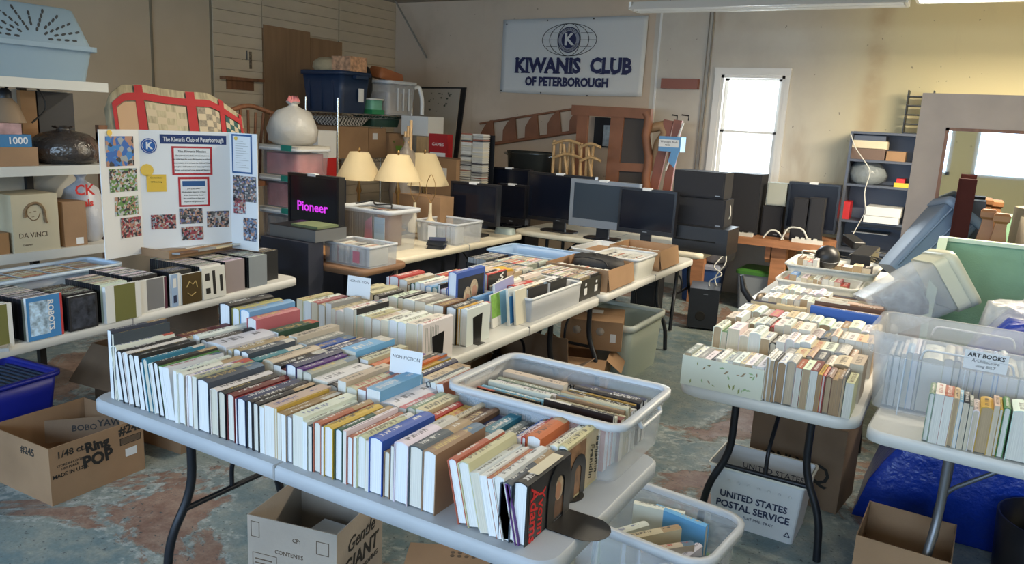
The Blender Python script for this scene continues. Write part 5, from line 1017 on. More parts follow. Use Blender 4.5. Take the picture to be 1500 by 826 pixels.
bar(hb, (839, 161), (955, 167), .11, wood2, d=.07, nm='top_rail'); bar(hb, (855, 163), (846, 300), .13, wood2); bar(hb, (906, 165), (893, 300), .15, wood2); bar(hb, (900, 244), (944, 246), .09, wood2, d=.046, nm='cross_rail')
pts = [pl(x, y, 8.05)-O for x, y in ((946, 165), (950, 172), (949, 185), (946, 198), (948, 214), (950, 230), (949, 245), (946, 258), (947, 300))]
MB().tube(pts, .05, 8).obj('curved_post', wood2, hb)
a = pl(908, 168, 8.06)-O; b = pl(944, 285, 8.06)-O; MB().box(a.x, b.x, .01, .018, b.z, a.z).obj('mesh_panel', mat('dark_mesh', (.06, .05, .045), .8), hb)
pts2 = [pl(x, y, 8.12)-O for x, y in ((953, 188), (970, 184), (974, 195), (966, 210), (960, 225), (957, 250))]
MB().tube(pts2, [.05, .06, .05, .06, .05, .04], 8).obj('curved_panel', mat('tan_wood', (.3, .18, .09), .6), hb)
for i, (x, y, w_) in enumerate(((978, 172, .1), (992, 172, .09))):
    O = pl(x, 280, 8.1); t = thing('bed_rail', 'brown wooden bed rail with hooks, %s of two upright against the wall' % ('left', 'right')[i], 'bed rail', O)
    bar(t, (x+2, y+4), (x-22+i*6, 285), w_, mat('red_wood'), 8.1, nm='rail'); MB().tube([(.03+i*.02, 0, pl(x, y+4, 8.1).z-O.z), (.03+i*.02, 0, pl(x, y-3, 8.1).z-O.z), (-.03, 0, pl(x, y-4, 8.1).z-O.z)], .008, 5).obj('hook', black_metal, t)
O = pl(1001, 180, 8.05); t = thing('white_rod', 'thin white rod leaning beside the bed rails', 'rod', O); MB().tube([(0, 0, 0), tuple(pl(975, 250, 8.05)-O)], .012, 6).obj('rod', whc, t)
X0, X1, Z0, Z1 = ry(966, 200, 998, 222, 7.98); t = thing('taped_note', 'blue tape with a white handwritten note around the bed rails', 'note', (X0, 7.96, Z0)); w, h = X1-X0, Z1-Z0; tape = mat('blue_tape', (.12, .3, .55), .5)
MB().box(0, w, 0, .16, 0, h).obj('tape', tape, t); MB().box(.0, w-.02, -.003, 0, h*.3, h*.8).obj('note', paper, t); MB().prism([(w*.6, 0), (w*.95, 0), (w*.8, -.17), (w*.5, -.1)], -.002, .002, 'y').obj('tape_tail', tape, t)
text('Wooden Beds', .032, ink, t, (w*.47, -.0035, h*.64), R9); text('rails', .032, ink, t, (w*.4, -.0035, h*.44), R9)
t, w, h = bx('picture', 'black frame with a pale printed sheet behind the headboard', 'picture', 870, 172, 898, 216, 8.57, .03, black_plastic); MB().box(w*.0, w*.45, -.002, 0, h*.05, h*.75).obj('sheet', mat('pale_print', (.3, .36, .4), .5, var=.3, vscale=20), t)
# bundle of light sticks
for g, (x0, x1, yt, yb) in enumerate(((810, 850, 205, 276), (850, 880, 210, 276))):
    O = pl((x0+x1)/2, yb, 7.7); t = thing('folded_chair', 'folded chair of light bamboo sticks, %s the headboard post' % ('left of', 'behind')[g], 'chair', O)
    for i in range(6 if g == 0 else 4):
        x = x0+2+i*(x1-x0-6)/5; MB().tube([tuple(pl(x+3*(i % 2), yt+(i % 3)*3, 7.7)-O), tuple(pl(x-4+5*(i % 3), yb-2, 7.7+.03*(i % 2))-O)], .018, 7).obj('stick', wood_light, t)
    for q in range(2): MB().tube([tuple(pl(x0, yt+6+q*20, 7.66)-O), tuple(pl((x0+x1)/2, yt-1+q*20, 7.66)-O), tuple(pl(x1, yt+6+q*20, 7.66)-O)], .016, 7, bend=.1).obj('hoop', wood_light, t)
# dark table behind, pot and tap
bk = thing('back_table', 'dark table behind the televisions carrying the black pot', 'table', (-4.6, 7.9, 0)); MB().box(-1.1, 1.1, -.3, .4, .98, 1.02).obj('top', mat('dark_wood', (.05, .03, .025), .5), bk)
for x, y in ((-1.05, -.25), (1.05, -.25), (-1.05, .35), (1.05, .35)): MB().box(x-.03, x+.03, y-.03, y+.03, 0, .98).obj('leg', mat('dark_wood'), bk)
p = pl(773, 248, 7.8); R_ = (pl(806, 240, 7.8).x-pl(740, 240, 7.8).x)/2
t = thing('pot', 'large black oval roasting pot behind the televisions', 'pot', (p.x, 7.85, 1.021)); hh = pl(773, 222, 7.8).z-1.02
MB().loft([[Vector((r*R_*math.cos(q*PI/14), r*.2*math.sin(q*PI/14), z)) for q in range(28)] for r, z in ((.8, 0), (.9, .02), (.97, hh-.03), (1.02, hh), (.97, hh), (.85, .04))]).obj('body', mat('pot_black', (.03, .035, .035), .25, .3), t)
for s in (-1, 1): MB().tube([(s*R_*.9, -.06, hh-.05), (s*R_*1.12, -.05, hh-.03), (s*R_*1.12, .05, hh-.03), (s*R_*.9, .06, hh-.05)], .01, 6, bend=.03).obj('handle', chrome, t)
t = thing('tap', 'chrome curved tap handle beside the black pot', 'tap', (pl(725, 245, 7.6).x, 7.6, 1.02)); MB().tube([(-.15, 0, .2), (-.02, 0, .17), (.05, 0, .1), (.08, 0, .0)], .014, 8, bend=.04).obj('spout', chrome, t); MB().lathe([(.03, 0), (.03, .05), (.015, .1)], 12, (.1, 0, .12)).obj('knob', chrome, t)
# print on board, disc tower
O = pl(650, 250, 8.57); t = thing('framed_print', 'pale print of small specks in a black frame leaning in the corner', 'picture', O)
def quad(nm, m, pts, Y, th=.02, par=None):
    return MB().prism([(v.x-O.x, v.z-O.z) for v in (pl(x, y, Y) for x, y in pts)], Y-O.y, Y-O.y+th, 'y').obj(nm, m, par)
quad('frame', black_plastic, [(612, 127), (682, 128), (668, 240), (612, 240)], 8.57, .028, t); quad('print', mat('print_cream', (.42, .38, .32), .7), [(606, 130), (674, 130), (662, 236), (606, 236)], 8.55, .018, t)
random.seed(9); spk_m = mat('print_speck', (.07, .08, .06), .7)
for q in range(22):
    x, y = random.uniform(625, 662), random.uniform(136, 178); a = pl(x, y, 8.545)-O; r = random.uniform(.006, .02)
    MB().prism([(a.x+r*math.cos(k*1.26+q), a.z+r*.7*math.sin(k*1.26+q)) for k in range(5)], -.028, -.024, 'y').obj('speck', spk_m, t)
dt = thing('disc_tower', 'black tower stand holding two columns of discs', 'rack', (pl(692, 300, 6.7).x, 6.72, .75)); Zt = pl(692, 197, 6.7).z-.75
MB().box(-.17, .14, .0, .14, -.0, .02).box(-.17, -.15, 0, .14, .02, Zt).box(-.15, .14, .13, .14, .02, Zt).obj('stand', black_plastic, dt)
cs = MB().box(0, .118, 0, .135, 0, .0096).mesh('disc_case', case_clear); cs.materials.append(cover_m)
for p in cs.polygons:
    if abs(p.normal.y) > .9: p.material_index = 1
cols = []; zz = .022; k = 0
while zz < Zt:
    for c_ in range(2):
        if c_ == 1 and .25 < zz < .29: continue
        x_ = dt.location.x-.145+c_*.14; y_ = 6.66+.012*(k % 2); cols.append((x_, x_+.125, y_, y_+.125, .75+zz, .75+zz+.0098))
    zz += .0112; k += 1
disc_stuff('disc_cases', 'two tall columns of white-edged disc cases in the black tower', cols, case_clear)
pdn = thing('pedestal', 'dark stand under the disc tower', 'stand', (dt.location.x, 6.75, 0)); MB().box(-.2, .17, -.12, .12, 0, .748).obj('body', black_plastic, pdn)
# ---- chrome wire rack with bins
O = ad(495, 160, 8.1); RX0 = O.x; RY0 = O.y; RW, RL = .46, 1.25
rk = thing('wire_rack', 'chrome wire shelving rack against the left wall', 'shelf', (RX0-RW/2, RY0+RL/2, 0))
top_z = 1.745; lvz = (ad(495, 234, 8.1).z, top_z, .55)
for sx_ in (-1, 1):
    for sy_ in (-1, 1): MB().tube([(sx_*RW/2, sy_*RL/2, 0), (sx_*RW/2, sy_*RL/2, 1.8+(.1 if sy_ < 0 else .05))], .0135, 8).obj('post', chrome, rk)
for z in lvz:
    mb = MB()
    for s in (-1, 1):
        for dz in (0, -.04): mb.tube([(s*RW/2, -RL/2, z+dz), (s*RW/2, RL/2, z+dz)], .004, 5); mb.tube([(-RW/2, s*RL/2, z+dz), (RW/2, s*RL/2, z+dz)], .004, 5)
        for i in range(24):
            y = -RL/2+RL*i/24; mb.tube([(s*RW/2, y, z-.04*(i % 2)), (s*RW/2, y+RL/24, z-.04*((i+1) % 2))], .003, 4)
        for i in range(8):
            x = -RW/2+RW*i/8; mb.tube([(x, s*RL/2, z-.04*(i % 2)), (x+RW/8, s*RL/2, z-.04*((i+1) % 2))], .003, 4)
    for i in range(28): y = -RL/2+RL*(i+.5)/28; mb.tube([(-RW/2, y, z+.002), (RW/2, y, z+.002)], .0025, 4)
    tag(mb.obj('wire_shelf', chrome, rk), kind='stuff')
def onrack(nm, label, cat, u0, u1, v0, v1, z, h, m):   # u along y from the near end, v across (0 = left)
    t = thing(nm, label, cat, (RX0-RW+(v0+v1)/2, RY0+(u0+u1)/2, z)); w, d = v1-v0, u1-u0; return t, w, d
ts = top_z+.006
t, w, d = onrack('storage_bin', '', '', .03, .48, -.08, .46, ts, .45, None); bpy.data.objects.remove(t)
nv = mat('navy_tote', (.012, .028, .07), .45)
bl = tote('storage_bin', 'navy blue tote on the wire rack', 'bin', (RX0-RW/2-.04, RY0+.26, ts), .6, .46, .43, m=nv, rim=nv, taper=.85, r=.05)
MB().box(.301, .306, .02, .1, .12, .26).obj('label_sticker', paper, bl); MB().box(.3, .35, -.07, .12, .36, .39).obj('grip', nv, bl)
for k in range(3): MB().box(-.2+k*.17, -.17+k*.17, -.222-.0, -.205, .02, .37).obj('rib', nv, bl)
nv2 = tote('storage_bin', 'clear tote on the far end of the wire rack', 'bin', (RX0-RW/2+.05, RY0+.98, ts), .52, .5, .38, m=frost, rim=frost_rim, taper=.9, handle=False)
for k in range(3): MB().box(.255, .262, -.1+k*.1, -.08+k*.1, .05, .3).obj('latch', frost_rim, nv2)
MB().loft([[v*Vector((1, 1, 1)) for v in rrect(.42, .4, .08, 4, z)] for z in (.02, .25)]).obj('contents', mat('brown_contents', (.3, .2, .13), .8, var=.4, vscale=12), nv2)
o = carton('patterned orange and cream box on the navy tote', (RX0-.12, RY0+.3, ts+.431), .26, .26, .15, 0, m=mat('orange_pattern', (.5, .28, .16), .7, var=.5, vscale=25), flaps=(None,)*4); MB().box(-.131, .131, -.131, .131, .15, .155).obj('lid', mat('orange_pattern'), o)
t = thing('basket', 'pale woven basket lying on the navy tote', 'basket', (RX0-.4, RY0+.28, ts+.431)); MB().loft([[Vector((r*.19*math.cos(q*PI/10), r*.15*math.sin(q*PI/10), z)) for q in range(20)] for r, z in ((.8, 0), (1, .04), (.95, .1), (.6, .14), (.1, .15))]).obj('body', mat('pale_basket', (.45, .36, .22), .8, bump=.6, bscale=90), t)
gb_ = tote('storage_bin', 'small green and white box on the wire rack between the totes', 'bin', (RX0-.06, RY0+.62, ts), .16, .2, .17, m=mat('mint_box', (.16, .42, .3), .4), rim=mat('white_lid', (.7, .7, .68), .4)); MB().box(-.082, .082, -.102, .102, .0, .05).obj('base', mat('dark_mint', (.03, .25, .1), .4), gb_)
t = thing('leather_case', 'orange-brown case tilted on the clear tote', 'case', (RX0-.2, RY0+1.0, ts+.384)); o = MB().loft([rrect(.2, .42, .04, 4, 0), rrect(.22, .44, .05, 4, .07), rrect(.18, .4, .04, 4, .12)]).obj('body', mat('orange_leather', (.36, .12, .04), .5), t); o.rotation_euler = (-.15, .1, 0)
t = thing('dark_bundle', 'dark rounded bundle behind the orange-brown case', 'bundle', (RX0-.28, RY0+.66, ts+.171)); MB().loft([[Vector((r*.14*math.cos(q*PI/8), r*.14*math.sin(q*PI/8), z)) for q in range(16)] for r, z in ((.8, 0), (1, .1), (.95, .25), (.7, .34), (.1, .38))]).obj('bundle', mat('black_cloth'), t)
t = thing('drain_hose', 'white curved pipe at the right end of the wire rack', 'pipe', (RX0+.02, RY0+1.3, ts)); MB().tube([(0, -.05, .32), (.04, .0, .34), (.07, .03, .2), (.07, .03, .02)], .025, 10, bend=.06).obj('pipe', mat('white_lid'), t)
# middle shelf of the rack
mz_ = lvz[0]+.006
kc = carton('closed brown carton at the near end of the wire rack middle shelf', (RX0-.25, RY0+.25, mz_), .5, .46, .33, 0, m=cardboard, flaps=(0, None, 0, None))
kb = carton('brown carton with a small label at the rack corner post', (RX0-.19, RY0+.66, mz_), .34, .3, .32, 0, m=cardboard, flaps=(0, None, 0, None)); MB().box(.1705, .172, -.08, .0, .2, .27).obj('shipping_label', paper, kb)
gc = carton('brown carton with a green smiling logo on the wire rack', (RX0-.17, RY0+1.02, mz_), .34, .36, .27, 0, m=cardboard, flaps=(0, None, 0, None))
lg = mat('logo_green', (.15, .32, .04), .6); MB().prism([(-.06*math.cos(a*PI/8), .13-.07*math.sin(a*PI/8)) for a in range(9)], .1705, .1715, 'x').obj('logo_print', lg, gc)
for y in (-.09, .09): MB().tube([(.172, y-.015, .19), (.172, y, .165), (.172, y+.015, .19)], .004, 5).obj('logo_print', lg, gc)
zc = mz_+.34
ck = mat('gingham', (.5, .5, .5), .8); N, L, B = nd(ck); tcx = N.new('ShaderNodeTexCoord'); ch = N.new('ShaderNodeTexChecker'); ch.inputs['Scale'].default_value = 45; ch.inputs[1].default_value = (.02, .02, .02, 1); ch.inputs[2].default_value = (.65, .65, .62, 1); L.new(tcx.outputs['Object'], ch.inputs[0]); L.new(ch.outputs[0], B.inputs[0])
t = thing('gingham_tray', 'black and white checked tray on top of the rack cartons', 'tray', (RX0-.24, RY0+.3, zc)); MB().loft([rrect(.3, .4, .05, 3, 0), rrect(.44, .56, .05, 3, .1), rrect(.42, .54, .05, 3, .1), rrect(.29, .39, .05, 3, .01)], smooth=False).obj('tray', ck, t)
tote('plastic_tray', 'dark green tray upside down on the rack cartons', 'tray', (RX0-.18, RY0+.85, zc), .3, .5, .12, m=mat('dark_green_tray', (.02, .06, .045), .4), rim=mat('dark_green_tray'))
t, w, h = bx('white_box', 'white ribbed box hanging at the right end of the wire rack', 'box', 588, 170, 627, 198, 7.2, .3, mat('white_lid')); 
# paper bag with sticks
p = ad(596, 228, 7.0); t = bag('plastic_bag', 'clear bag with wooden sticks poking out beside the rack', (p.x, p.y, .82), .14, .75, mat('dusty_film', (.3, .26, .22), .3, alpha=.7, bump=.8, bscale=20))
for i in range(3): MB().tube([(.02*i, 0, .1), (-.02+.03*i, .0, .8+.05*i)], .014, 6).obj('stick', wood_light, t)
# red game boxes and small pieces
t, w, h = bx('game_box', 'red and white game box upright beyond the lamps', 'box', 628, 196, 655, 235, 6.9, .1, mat('red_game', (.36, .015, .02), .4)); text('GAMES', .05, paper, t, (0, -.002, h*.6), R9); MB().box(-w/2+.02, w/2-.02, -.002, 0, h*.15, h*.3).obj('panel', paper, t)
t, w, h = bx('carton', 'brown carton with a white label beside the disc tower', 'box', 618, 232, 668, 285, 6.6, .3, cardboard); MB().box(-.03, .1, -.002, 0, h*.45, h*.75).obj('shipping_label', paper, t)
bx('cardboard_box', 'small picture-sized brown box behind the clear bag', 'box', 610, 200, 628, 235, 7.1, .1, wood_light)
st_ = thing('low_cabinet', 'dark cabinet carrying the lamps and cartons', 'cabinet', (-4.78, 5.75, 0)); MB().box(-.6, .6, -.55, .95, 0, .8).obj('carcass', mat('dark_blue_cabinet', (.02, .025, .045), .6), st_)
# ---- table lamps
shade = mat('lamp_shade', (.62, .5, .3), .7, var=.03); brass = mat('brass', (.35, .2, .07), .35, .8)
def lamp(label, x, yb, yt, d, rb, rt, base=True, zb=.801):
    pb = ad(x, yb, d); pt = ad(x, yt, d); t = thing('table_lamp', label, 'lamp', (pb.x, pb.y, zb)); z0, z1 = pb.z-zb, pt.z-zb
    MB().lathe([(rb, z0), (rt, z1), (rt-.004, z1), (rb-.004, z0)], 28, cap0=False, cap1=False).obj('lamp_shade', shade, t)
    MB().lathe([(.07, 0), (.075, .01), (.03, .03), (.016, .06), (.024, .1), (.014, .14), (.014, max(.15, z0-.12)), (.024, max(.16, z0-.1)), (.008, z0-.02), (.008, z1+.01), (.014, z1+.02), (.002, z1+.04)], 16).obj('stem', brass, t)
    return t
lamp('cream cone lamp shade on a brass stem, left of two', 526, 262, 222, 6.6, .2, .08)
lamp('cream cone lamp shade on a brass stem, right of two', 583, 264, 226, 6.5, .2, .088)
lamp('larger tan lamp shade behind the cream pair', 621, 270, 224, 7.1, .23, .1)
for i, (x, y) in enumerate(((608, 290), (631, 285))):
    p = ad(x, y, 6.5); t = thing('table_lamp', ('small white globe lamp base without shade', 'white urn lamp base with a brass harp')[i], 'lamp', (p.x, p.y, .801))
    MB().lathe([(.05, 0), (.055, .02), (.06, .06), (.04, .1), (.02, .12), (.015, .16), (.012, .25)], 16).obj('base', cream_paper, t); MB().tube([(0, 0, .25), (-.05, 0, .33), (-.045, 0, .42), (0, 0, .5), (.045, 0, .42), (.05, 0, .33), (0, 0, .25)], .003, 5, bend=.03).obj('harp', brass, t)
# ---- brown card table with bins
bt_ = thing('card_table', 'brown wooden card table left of the cream tables', 'table', (-3.82, 4.12, 0)); MB().loft([rrect(.84, .5, .06, 5, .69), rrect(.86, .52, .07, 5, .7), rrect(.86, .52, .07, 5, .725), rrect(.84, .5, .06, 5, .735)]).obj('tabletop', wood_light if False else mat('brown_top', (.24, .13, .07), .5, var=.1), bt_)
for x, y in ((-.38, -.2), (.36, -.2), (-.38, .2), (.36, .2)): MB().tube([(x, y, 0), (x, y, .7)], .014, 8).obj('leg', mat('bronze'), bt_)
cb1 = tote('disc_bin', 'small clear bin of discs on the brown card table', 'bin', (-3.6, 4.1, .736), .42, .3, .15, m=frost, rim=frost_rim, r=.015, lip=.006, taper=.97)
discs(-3.78, -3.62, 3.98, .745, 14, .2, .12, 'KSEK', 'small clear bin', 'discs in the small clear bin', stuff=True); discs(-3.6, -3.42, 3.98, .745, 15, .2, .12, 'EWK', 'right side of small clear bin', 'discs in the small clear bin', stuff=True)
MB().box(.06, .12, -.1525, -.1515, .03, .11).obj('pink_sticker', mat('pink_print', (.6, .2, .25), .5), cb1)
t = thing('wooden_cutout', 'stack of brown wooden boards with cut holes on the card table', 'board', (-4.03, 4.05, .736)); MB().box(-.13, .13, -.14, .16, 0, .03).obj('board', mat('orange_wood', (.36, .19, .08), .5), t)
o = MB().box(-.16, .16, -.14, .14, .035, .045).obj('board', mat('orange_wood'), t); o.rotation_euler = (.1, .1, .4)
MB().tube([(.05*math.cos(a*PI/8)+.03, .04*math.sin(a*PI/8), .032) for a in range(17)], .004, 5).obj('cut_hole', ink_brown, t)
# record bin on the cream table
rb_ = tote('record_bin', 'tall clear bin packed with records', 'bin', (-3.93, 4.68, ZT), .52, .36, .32, m=mat('thin_frost'), rim=frost_rim, r=.03, taper=.92)
discs(-4.15, -3.82, 4.53, ZT+.01, 28, .3, .275, 'EAHES', 'tall clear record bin', 'records in the tall clear bin', body=mat('sleeve_tan', (.2, .16, .125), .7), name='record')
MB().box(.1, .2, -.172, -.168, .05, .26).obj('notice_card', mat('pale_blue_paper', (.45, .58, .66), .6), rb_); MB().box(.1, .19, -.19, -.182, .285, .325).obj('latch', stm, rb_)
MB().prism([(.0, .08), (.08, .08), (.07, .26), (.01, .22)], -.17, -.166, 'y').obj('pink_drawing', mat('pink_print'), rb_)
o = MB().tube([(-.15, -.05, 0), (-.05, .05, .03), (.05, -.06, .01), (.15, .03, .02), (.2, -.04, .0)], .006, 5, bend=.04).obj('cable', blkc, None, (-3.95, 4.65, ZT+.33)); tag(o, 'thin black cable lying on the tall record bin', 'cable')
b2 = tote('disc_bin', 'wide clear bin of discs at the corner of the cream table', 'bin', (-3.72, 5.35, ZT), .42, .4, .18, m=frost, rim=frost_rim, r=.02, lip=.008, taper=.95); MB().box(-.08, .0, -.2, -.197, .02, .14).obj('label_card', paper, b2)
discs(-3.9, -3.55, 5.18, ZT+.01, 26, .13, .14, 'EWWE', 'wide clear bin', 'discs in the wide clear bin', stuff=True)
for k in range(6): tag(link('film_case', case_mesh(.013, .19, .135, case_black), None, (-3.62+.01*(k % 3), 4.88+.01*(k % 2), ZT+.0005+.0135*k+.0), CO['KNKSKN'[k]], rot=(0, PI/2, .4+.1*(k % 3))), 'dark film case in the small pile by the record bin, %s from the bottom' % ordn(k+1), 'disc case', 'pile of film cases by the record bin')
for o in [o for o in C.objects if o.get('group') == 'pile of film cases by the record bin']: o.location.z += .0
bx('cardboard_box', 'brown box behind the tall record bin', 'box', 575, 286, 645, 322, 5.45, .2, cardboard, z0=ZT)
# electronics left of the brown table
t, w, h = bx('stereo_unit', 'grey stereo unit with a green book on top at the left', 'device', 395, 333, 462, 350, 3.75, .3, mat('silver_dev')); MB().box(-.05, w/2-.02, .04, .24, h+.0, h+.02).obj('green_box', mat('sage', (.16, .2, .1), .7), t); MB().box(-w/2, w/2, -.0, .3, h*1.0, h+.004).obj('cover', black_plastic, t)
sd_ = thing('side_stand', 'dark stand under the stereo unit', 'stand', (t.location.x, 3.9, 0)); MB().box(-.25, .2, -.2, -.06, 0, t.location.z-.001).obj('body', mat('dark_blue_cabinet'), sd_)
# totes stack with pink fabric
pk = mat('pink_fabric', (.45, .12, .13), .8, var=.3, vscale=9); p = ad(405, 335, 6.6)
base = thing('low_cabinet', 'dark low stand under the pink totes', 'cabinet', (p.x, p.y+.2, 0)); MB().box(-.35, .35, -.22, .25, 0, .62).obj('carcass', mat('dark_blue_cabinet'), base)
z = .621
for i, (lab, h) in enumerate((('clear bin of oddments, lowest of the stack by the trash bag', .3), ('clear tote of pink fabric, middle of the stack', .25), ('clear tote of pink fabric with a pale lid, top of the stack', .23))):
    t = tote('storage_bin', lab, 'bin', (p.x+.02, p.y+.2, z), .46, .38, h, m=mat('thin_frost', (.66, .69, .72), .3, alpha=.15), rim=frost_rim, taper=.94)
    MB().loft([rrect(.4, .33, .06, 4, zz) for zz in (.01, h*.8)]).obj('contents', pk if i else mat('brown_contents'), t)
    MB().loft([rrect(.48, .4, .05, 4, h), rrect(.49, .41, .05, 4, h+.02)], smooth=False).obj('lid', mat('lid_cream', (.55, .52, .46), .5), t); MB().box(.05, .17, -.21, -.2, h-.02, h+.025).obj('latch', mat('teal_latch', (.01, .22, .18), .4), t)
    z += h+.0215
bag('trash_bag', 'white plastic bag tied with a pink top on the pink totes', (p.x+.0, p.y+.2, z), .2, .36, mat('white_bag', (.5, .48, .44), .35, alpha=.92, bump=.6, bscale=18), mat('pink_tie', (.6, .2, .2), .5))
t, w, h = bx('carton', 'white carton with a red lower band beside the trash bag', 'box', 432, 190, 466, 262, 5.6, .25, paper); MB().box(-w/2-.001, w/2+.001, -.001, .251, 0, h*.45).obj('red_band', mat('red_plastic'), t); MB().lathe([(.03, 0), (.012, .08), (.004, .12)], 10, (.05, -.012, h*.5)).obj('picture_print', ink, t)
sd2 = thing('side_stand', 'dark stand under the white carton', 'stand', (t.location.x, 5.75, 0)); MB().box(-.2, .2, -.14, .2, 0, t.location.z-.001).obj('body', mat('dark_blue_cabinet'), sd2)
# ---- white shelf unit at the left
SX0, SX1, SY0, SY1 = -5.02, -4.6, 1.2, 2.93
wh_m = mat('white_shelf', (.62, .61, .56), .5); sh = thing('shelf_unit', 'white shelf unit at the left edge with boxes and a pet carrier', 'shelf', ((SX0+SX1)/2, (SY0+SY1)/2, 0)); hw, hl = (SX1-SX0)/2, (SY1-SY0)/2
SZ = (.83, 1.32, 1.81, .3)
for z in SZ: MB().box(-hw, hw, -hl, hl, z, z+.055).obj('shelf_board', wh_m, sh)
for x in (-hw+.02, -hw+.02):
    pass
for y in (-hl+.02, hl-.3): MB().box(-hw, -hw+.04, y-.02, y+.02, 0, 1.81).obj('post', black_plastic, sh)
MB().box(hw-.06, hw-.02, hl-.74, hl-.7, .0, 1.81).obj('post', black_plastic, sh)
MB().box(-hw, -hw+.01, -hl, hl, .9, 1.8).obj('back_panel', mat('cream_wall', (.5, .47, .4), .7), sh)
def osh(y): return y
st = SZ[2]+.0555
pc = thing('pet_carrier', 'pale blue plastic pet carrier with slotted lid on the top shelf', 'pet carrier', (-4.8, 2.52, st)); pcm = mat('carrier_blue', (.25, .35, .43), .5); pcd = mat('carrier_shadow', (.02, .025, .03), .6)
l2 = .35; MB().loft([rrect(.34, .62, .05, 4, 0), rrect(.38, .68, .05, 4, .17)]).obj('tub', pcm, pc); MB().loft([rrect(.42, .72, .05, 4, .17), rrect(.43, .73, .05, 4, .175), rrect(.43, .73, .05, 4, .2), rrect(.4, .7, .05, 4, .2)], smooth=False).obj('flange', pcm, pc)
MB().loft([rrect(.38, .68, .05, 4, .2), rrect(.25, .56, .05, 4, .4), rrect(.2, .5, .04, 4, .41)]).obj('lid', pcm, pc)
slope = math.atan2(.065, .2); mslot = MB().prism([(.007*math.cos(a*PI/4)+(.007 if a in (0, 1, 7) else -.007 if a in (3, 4, 5) else 0), .0065*math.sin(a*PI/4)) for a in range(8)], -.003, .001).mesh('vent_slot', pcd)
for i in range(11):
    a = math.radians(4+i*17.2)
    for k in range(2 if i % 2 == 0 else 3, 7):
        r = .042*k; y, s = r*math.cos(a)*1.1, r*math.sin(a)*.68+.02
        if s > .19 or abs(y) > .27 or s < .012: continue
        o = link('vent_slot', mslot, pc); o.matrix_local = Matrix.Translation((.19-s*math.sin(slope)+.001, y, .2+s*math.cos(slope))) @ Matrix.Rotation(PI/2-slope, 4, 'Y') @ Matrix.Rotation(PI/2*0+math.atan2(math.cos(a), -math.sin(a)) , 4, 'Z')
MB().box(-.1, .1, -.345, -.335, .05, .36).obj('door', pcd, pc)
bag('plastic_bag', 'crumpled clear plastic bag at the left end of the top shelf', (-4.68, 2.12, st), .13, .24, mat('clear_bag', (.6, .58, .52), .15, alpha=.45, bump=1, bscale=25))
sm_ = SZ[1]+.0555
def sbox(nm, label, cat, y0, y1, z, h, m, x0=-4.95, x1=-4.63): t = thing(nm, label, cat, ((x0+x1)/2, (y0+y1)/2, z)); MB().box(-(x1-x0)/2, (x1-x0)/2, -(y1-y0)/2, (y1-y0)/2, 0, h).obj('body', m, t); return t
sbox('cardboard_box', 'flat brown box under the blue puzzle on the middle shelf', 'box', 2.1, 2.5, sm_, .105, cardboard)
t = sbox('puzzle_box', 'blue puzzle box marked 1000 on the middle shelf', 'box', 2.12, 2.47, sm_+.106, .07, mat('puzzle_blue', (.03, .17, .36), .4)); text('1000', .055, paper, t, (.161, .1, .035), (PI/2, 0, PI/2), bold=.001); MB().lathe([(.035, 0), (.035, .001)], 16).obj('picture_print', mat('print_orange', (.6, .22, .08), .5), t, (.16, -.03, .035), rot=(0, PI/2, 0))
sbox('pink_box', 'torn pink and dark red box on the puzzle', 'box', 2.12, 2.42, sm_+.177, .06, mat('pink_card', (.4, .25, .25), .7, var=.4, vscale=12))
t = thing('bell_lamp', 'tan bell-shaped lamp with a black cap on the middle shelf', 'lamp', (-4.78, 2.42, sm_+.238)); MB().lathe([(.1, 0), (.09, .03), (.065, .1), (.03, .14)], 20).obj('shade', mat('tan_felt', (.27, .19, .12), .7), t); MB().lathe([(.035, .135), (.035, .17), (.015, .19)], 12).obj('cap', black_plastic, t)
MB().tube([(0, 0, .18), (.0, .06, .23), (.0, .2, .2), (.0, .24, .08), (0, .14, .0)], .006, 6, bend=.08).obj('cord', blkc, t)
bag('wrapped_pile', 'dark pile wrapped in shiny clear plastic on the middle shelf', (-4.78, 2.74, sm_), .19, .22, mat('shiny_dark_wrap', (.05, .04, .035), .08, bump=1, bscale=35, spec=1), cat='bundle')
sbox('leaning_board', 'dark tall boards standing behind the wrapped pile', 'board', 2.7, 2.92, sm_, .42, mat('blueblack'), -5.0, -4.96); sbox('leaning_board', 'brown wooden board standing on the middle shelf', 'board', 2.6, 2.69, sm_, .42, mat('orange_wood'), -5.0, -4.96)
sl = SZ[0]+.0555
t = sbox('gift_box', 'cream box printed with a portrait sketch and DA VINCI lettering', 'box', 2.32, 2.58, sl, .33, mat('cream_card', (.58, .5, .34), .6), -4.86, -4.61); sk = mat('sketch_brown', (.22, .14, .07), .8, var=.4, vscale=60); F_ = .1255
text('DA VINCI', .042, ink_brown, t, (F_, -.02, .095), (PI/2, 0, PI/2), sx=.9); text('CHIANTI', .014, ink_brown, t, (F_, -.055, .04), (PI/2, 0, PI/2))
hair = [(-.03+.055*math.cos(a*PI/8)*(1.1 if a > 8 else 1), .225+.058*math.sin(a*PI/8)) for a in range(16)]
MB().tube([(F_, y, z) for y, z in ((-.06, .2), (-.062, .24), (-.03, .275), (.015, .28), (.045, .25), (.05, .2), (.055, .165))], .009, 6, bend=.02).obj('sketch', sk, t)
MB().tube([(F_, y, z) for y, z in ((-.045, .25), (-.05, .21), (-.02, .178), (.012, .185), (.025, .22))], .0028, 5, bend=.02).obj('sketch', sk, t)
for y, z in ((-.03, .225), (-.002, .232), (-.015, .2)): MB().box(F_, F_+.001, y-.007, y+.007, z-.0015, z+.0015).obj('sketch', sk, t)
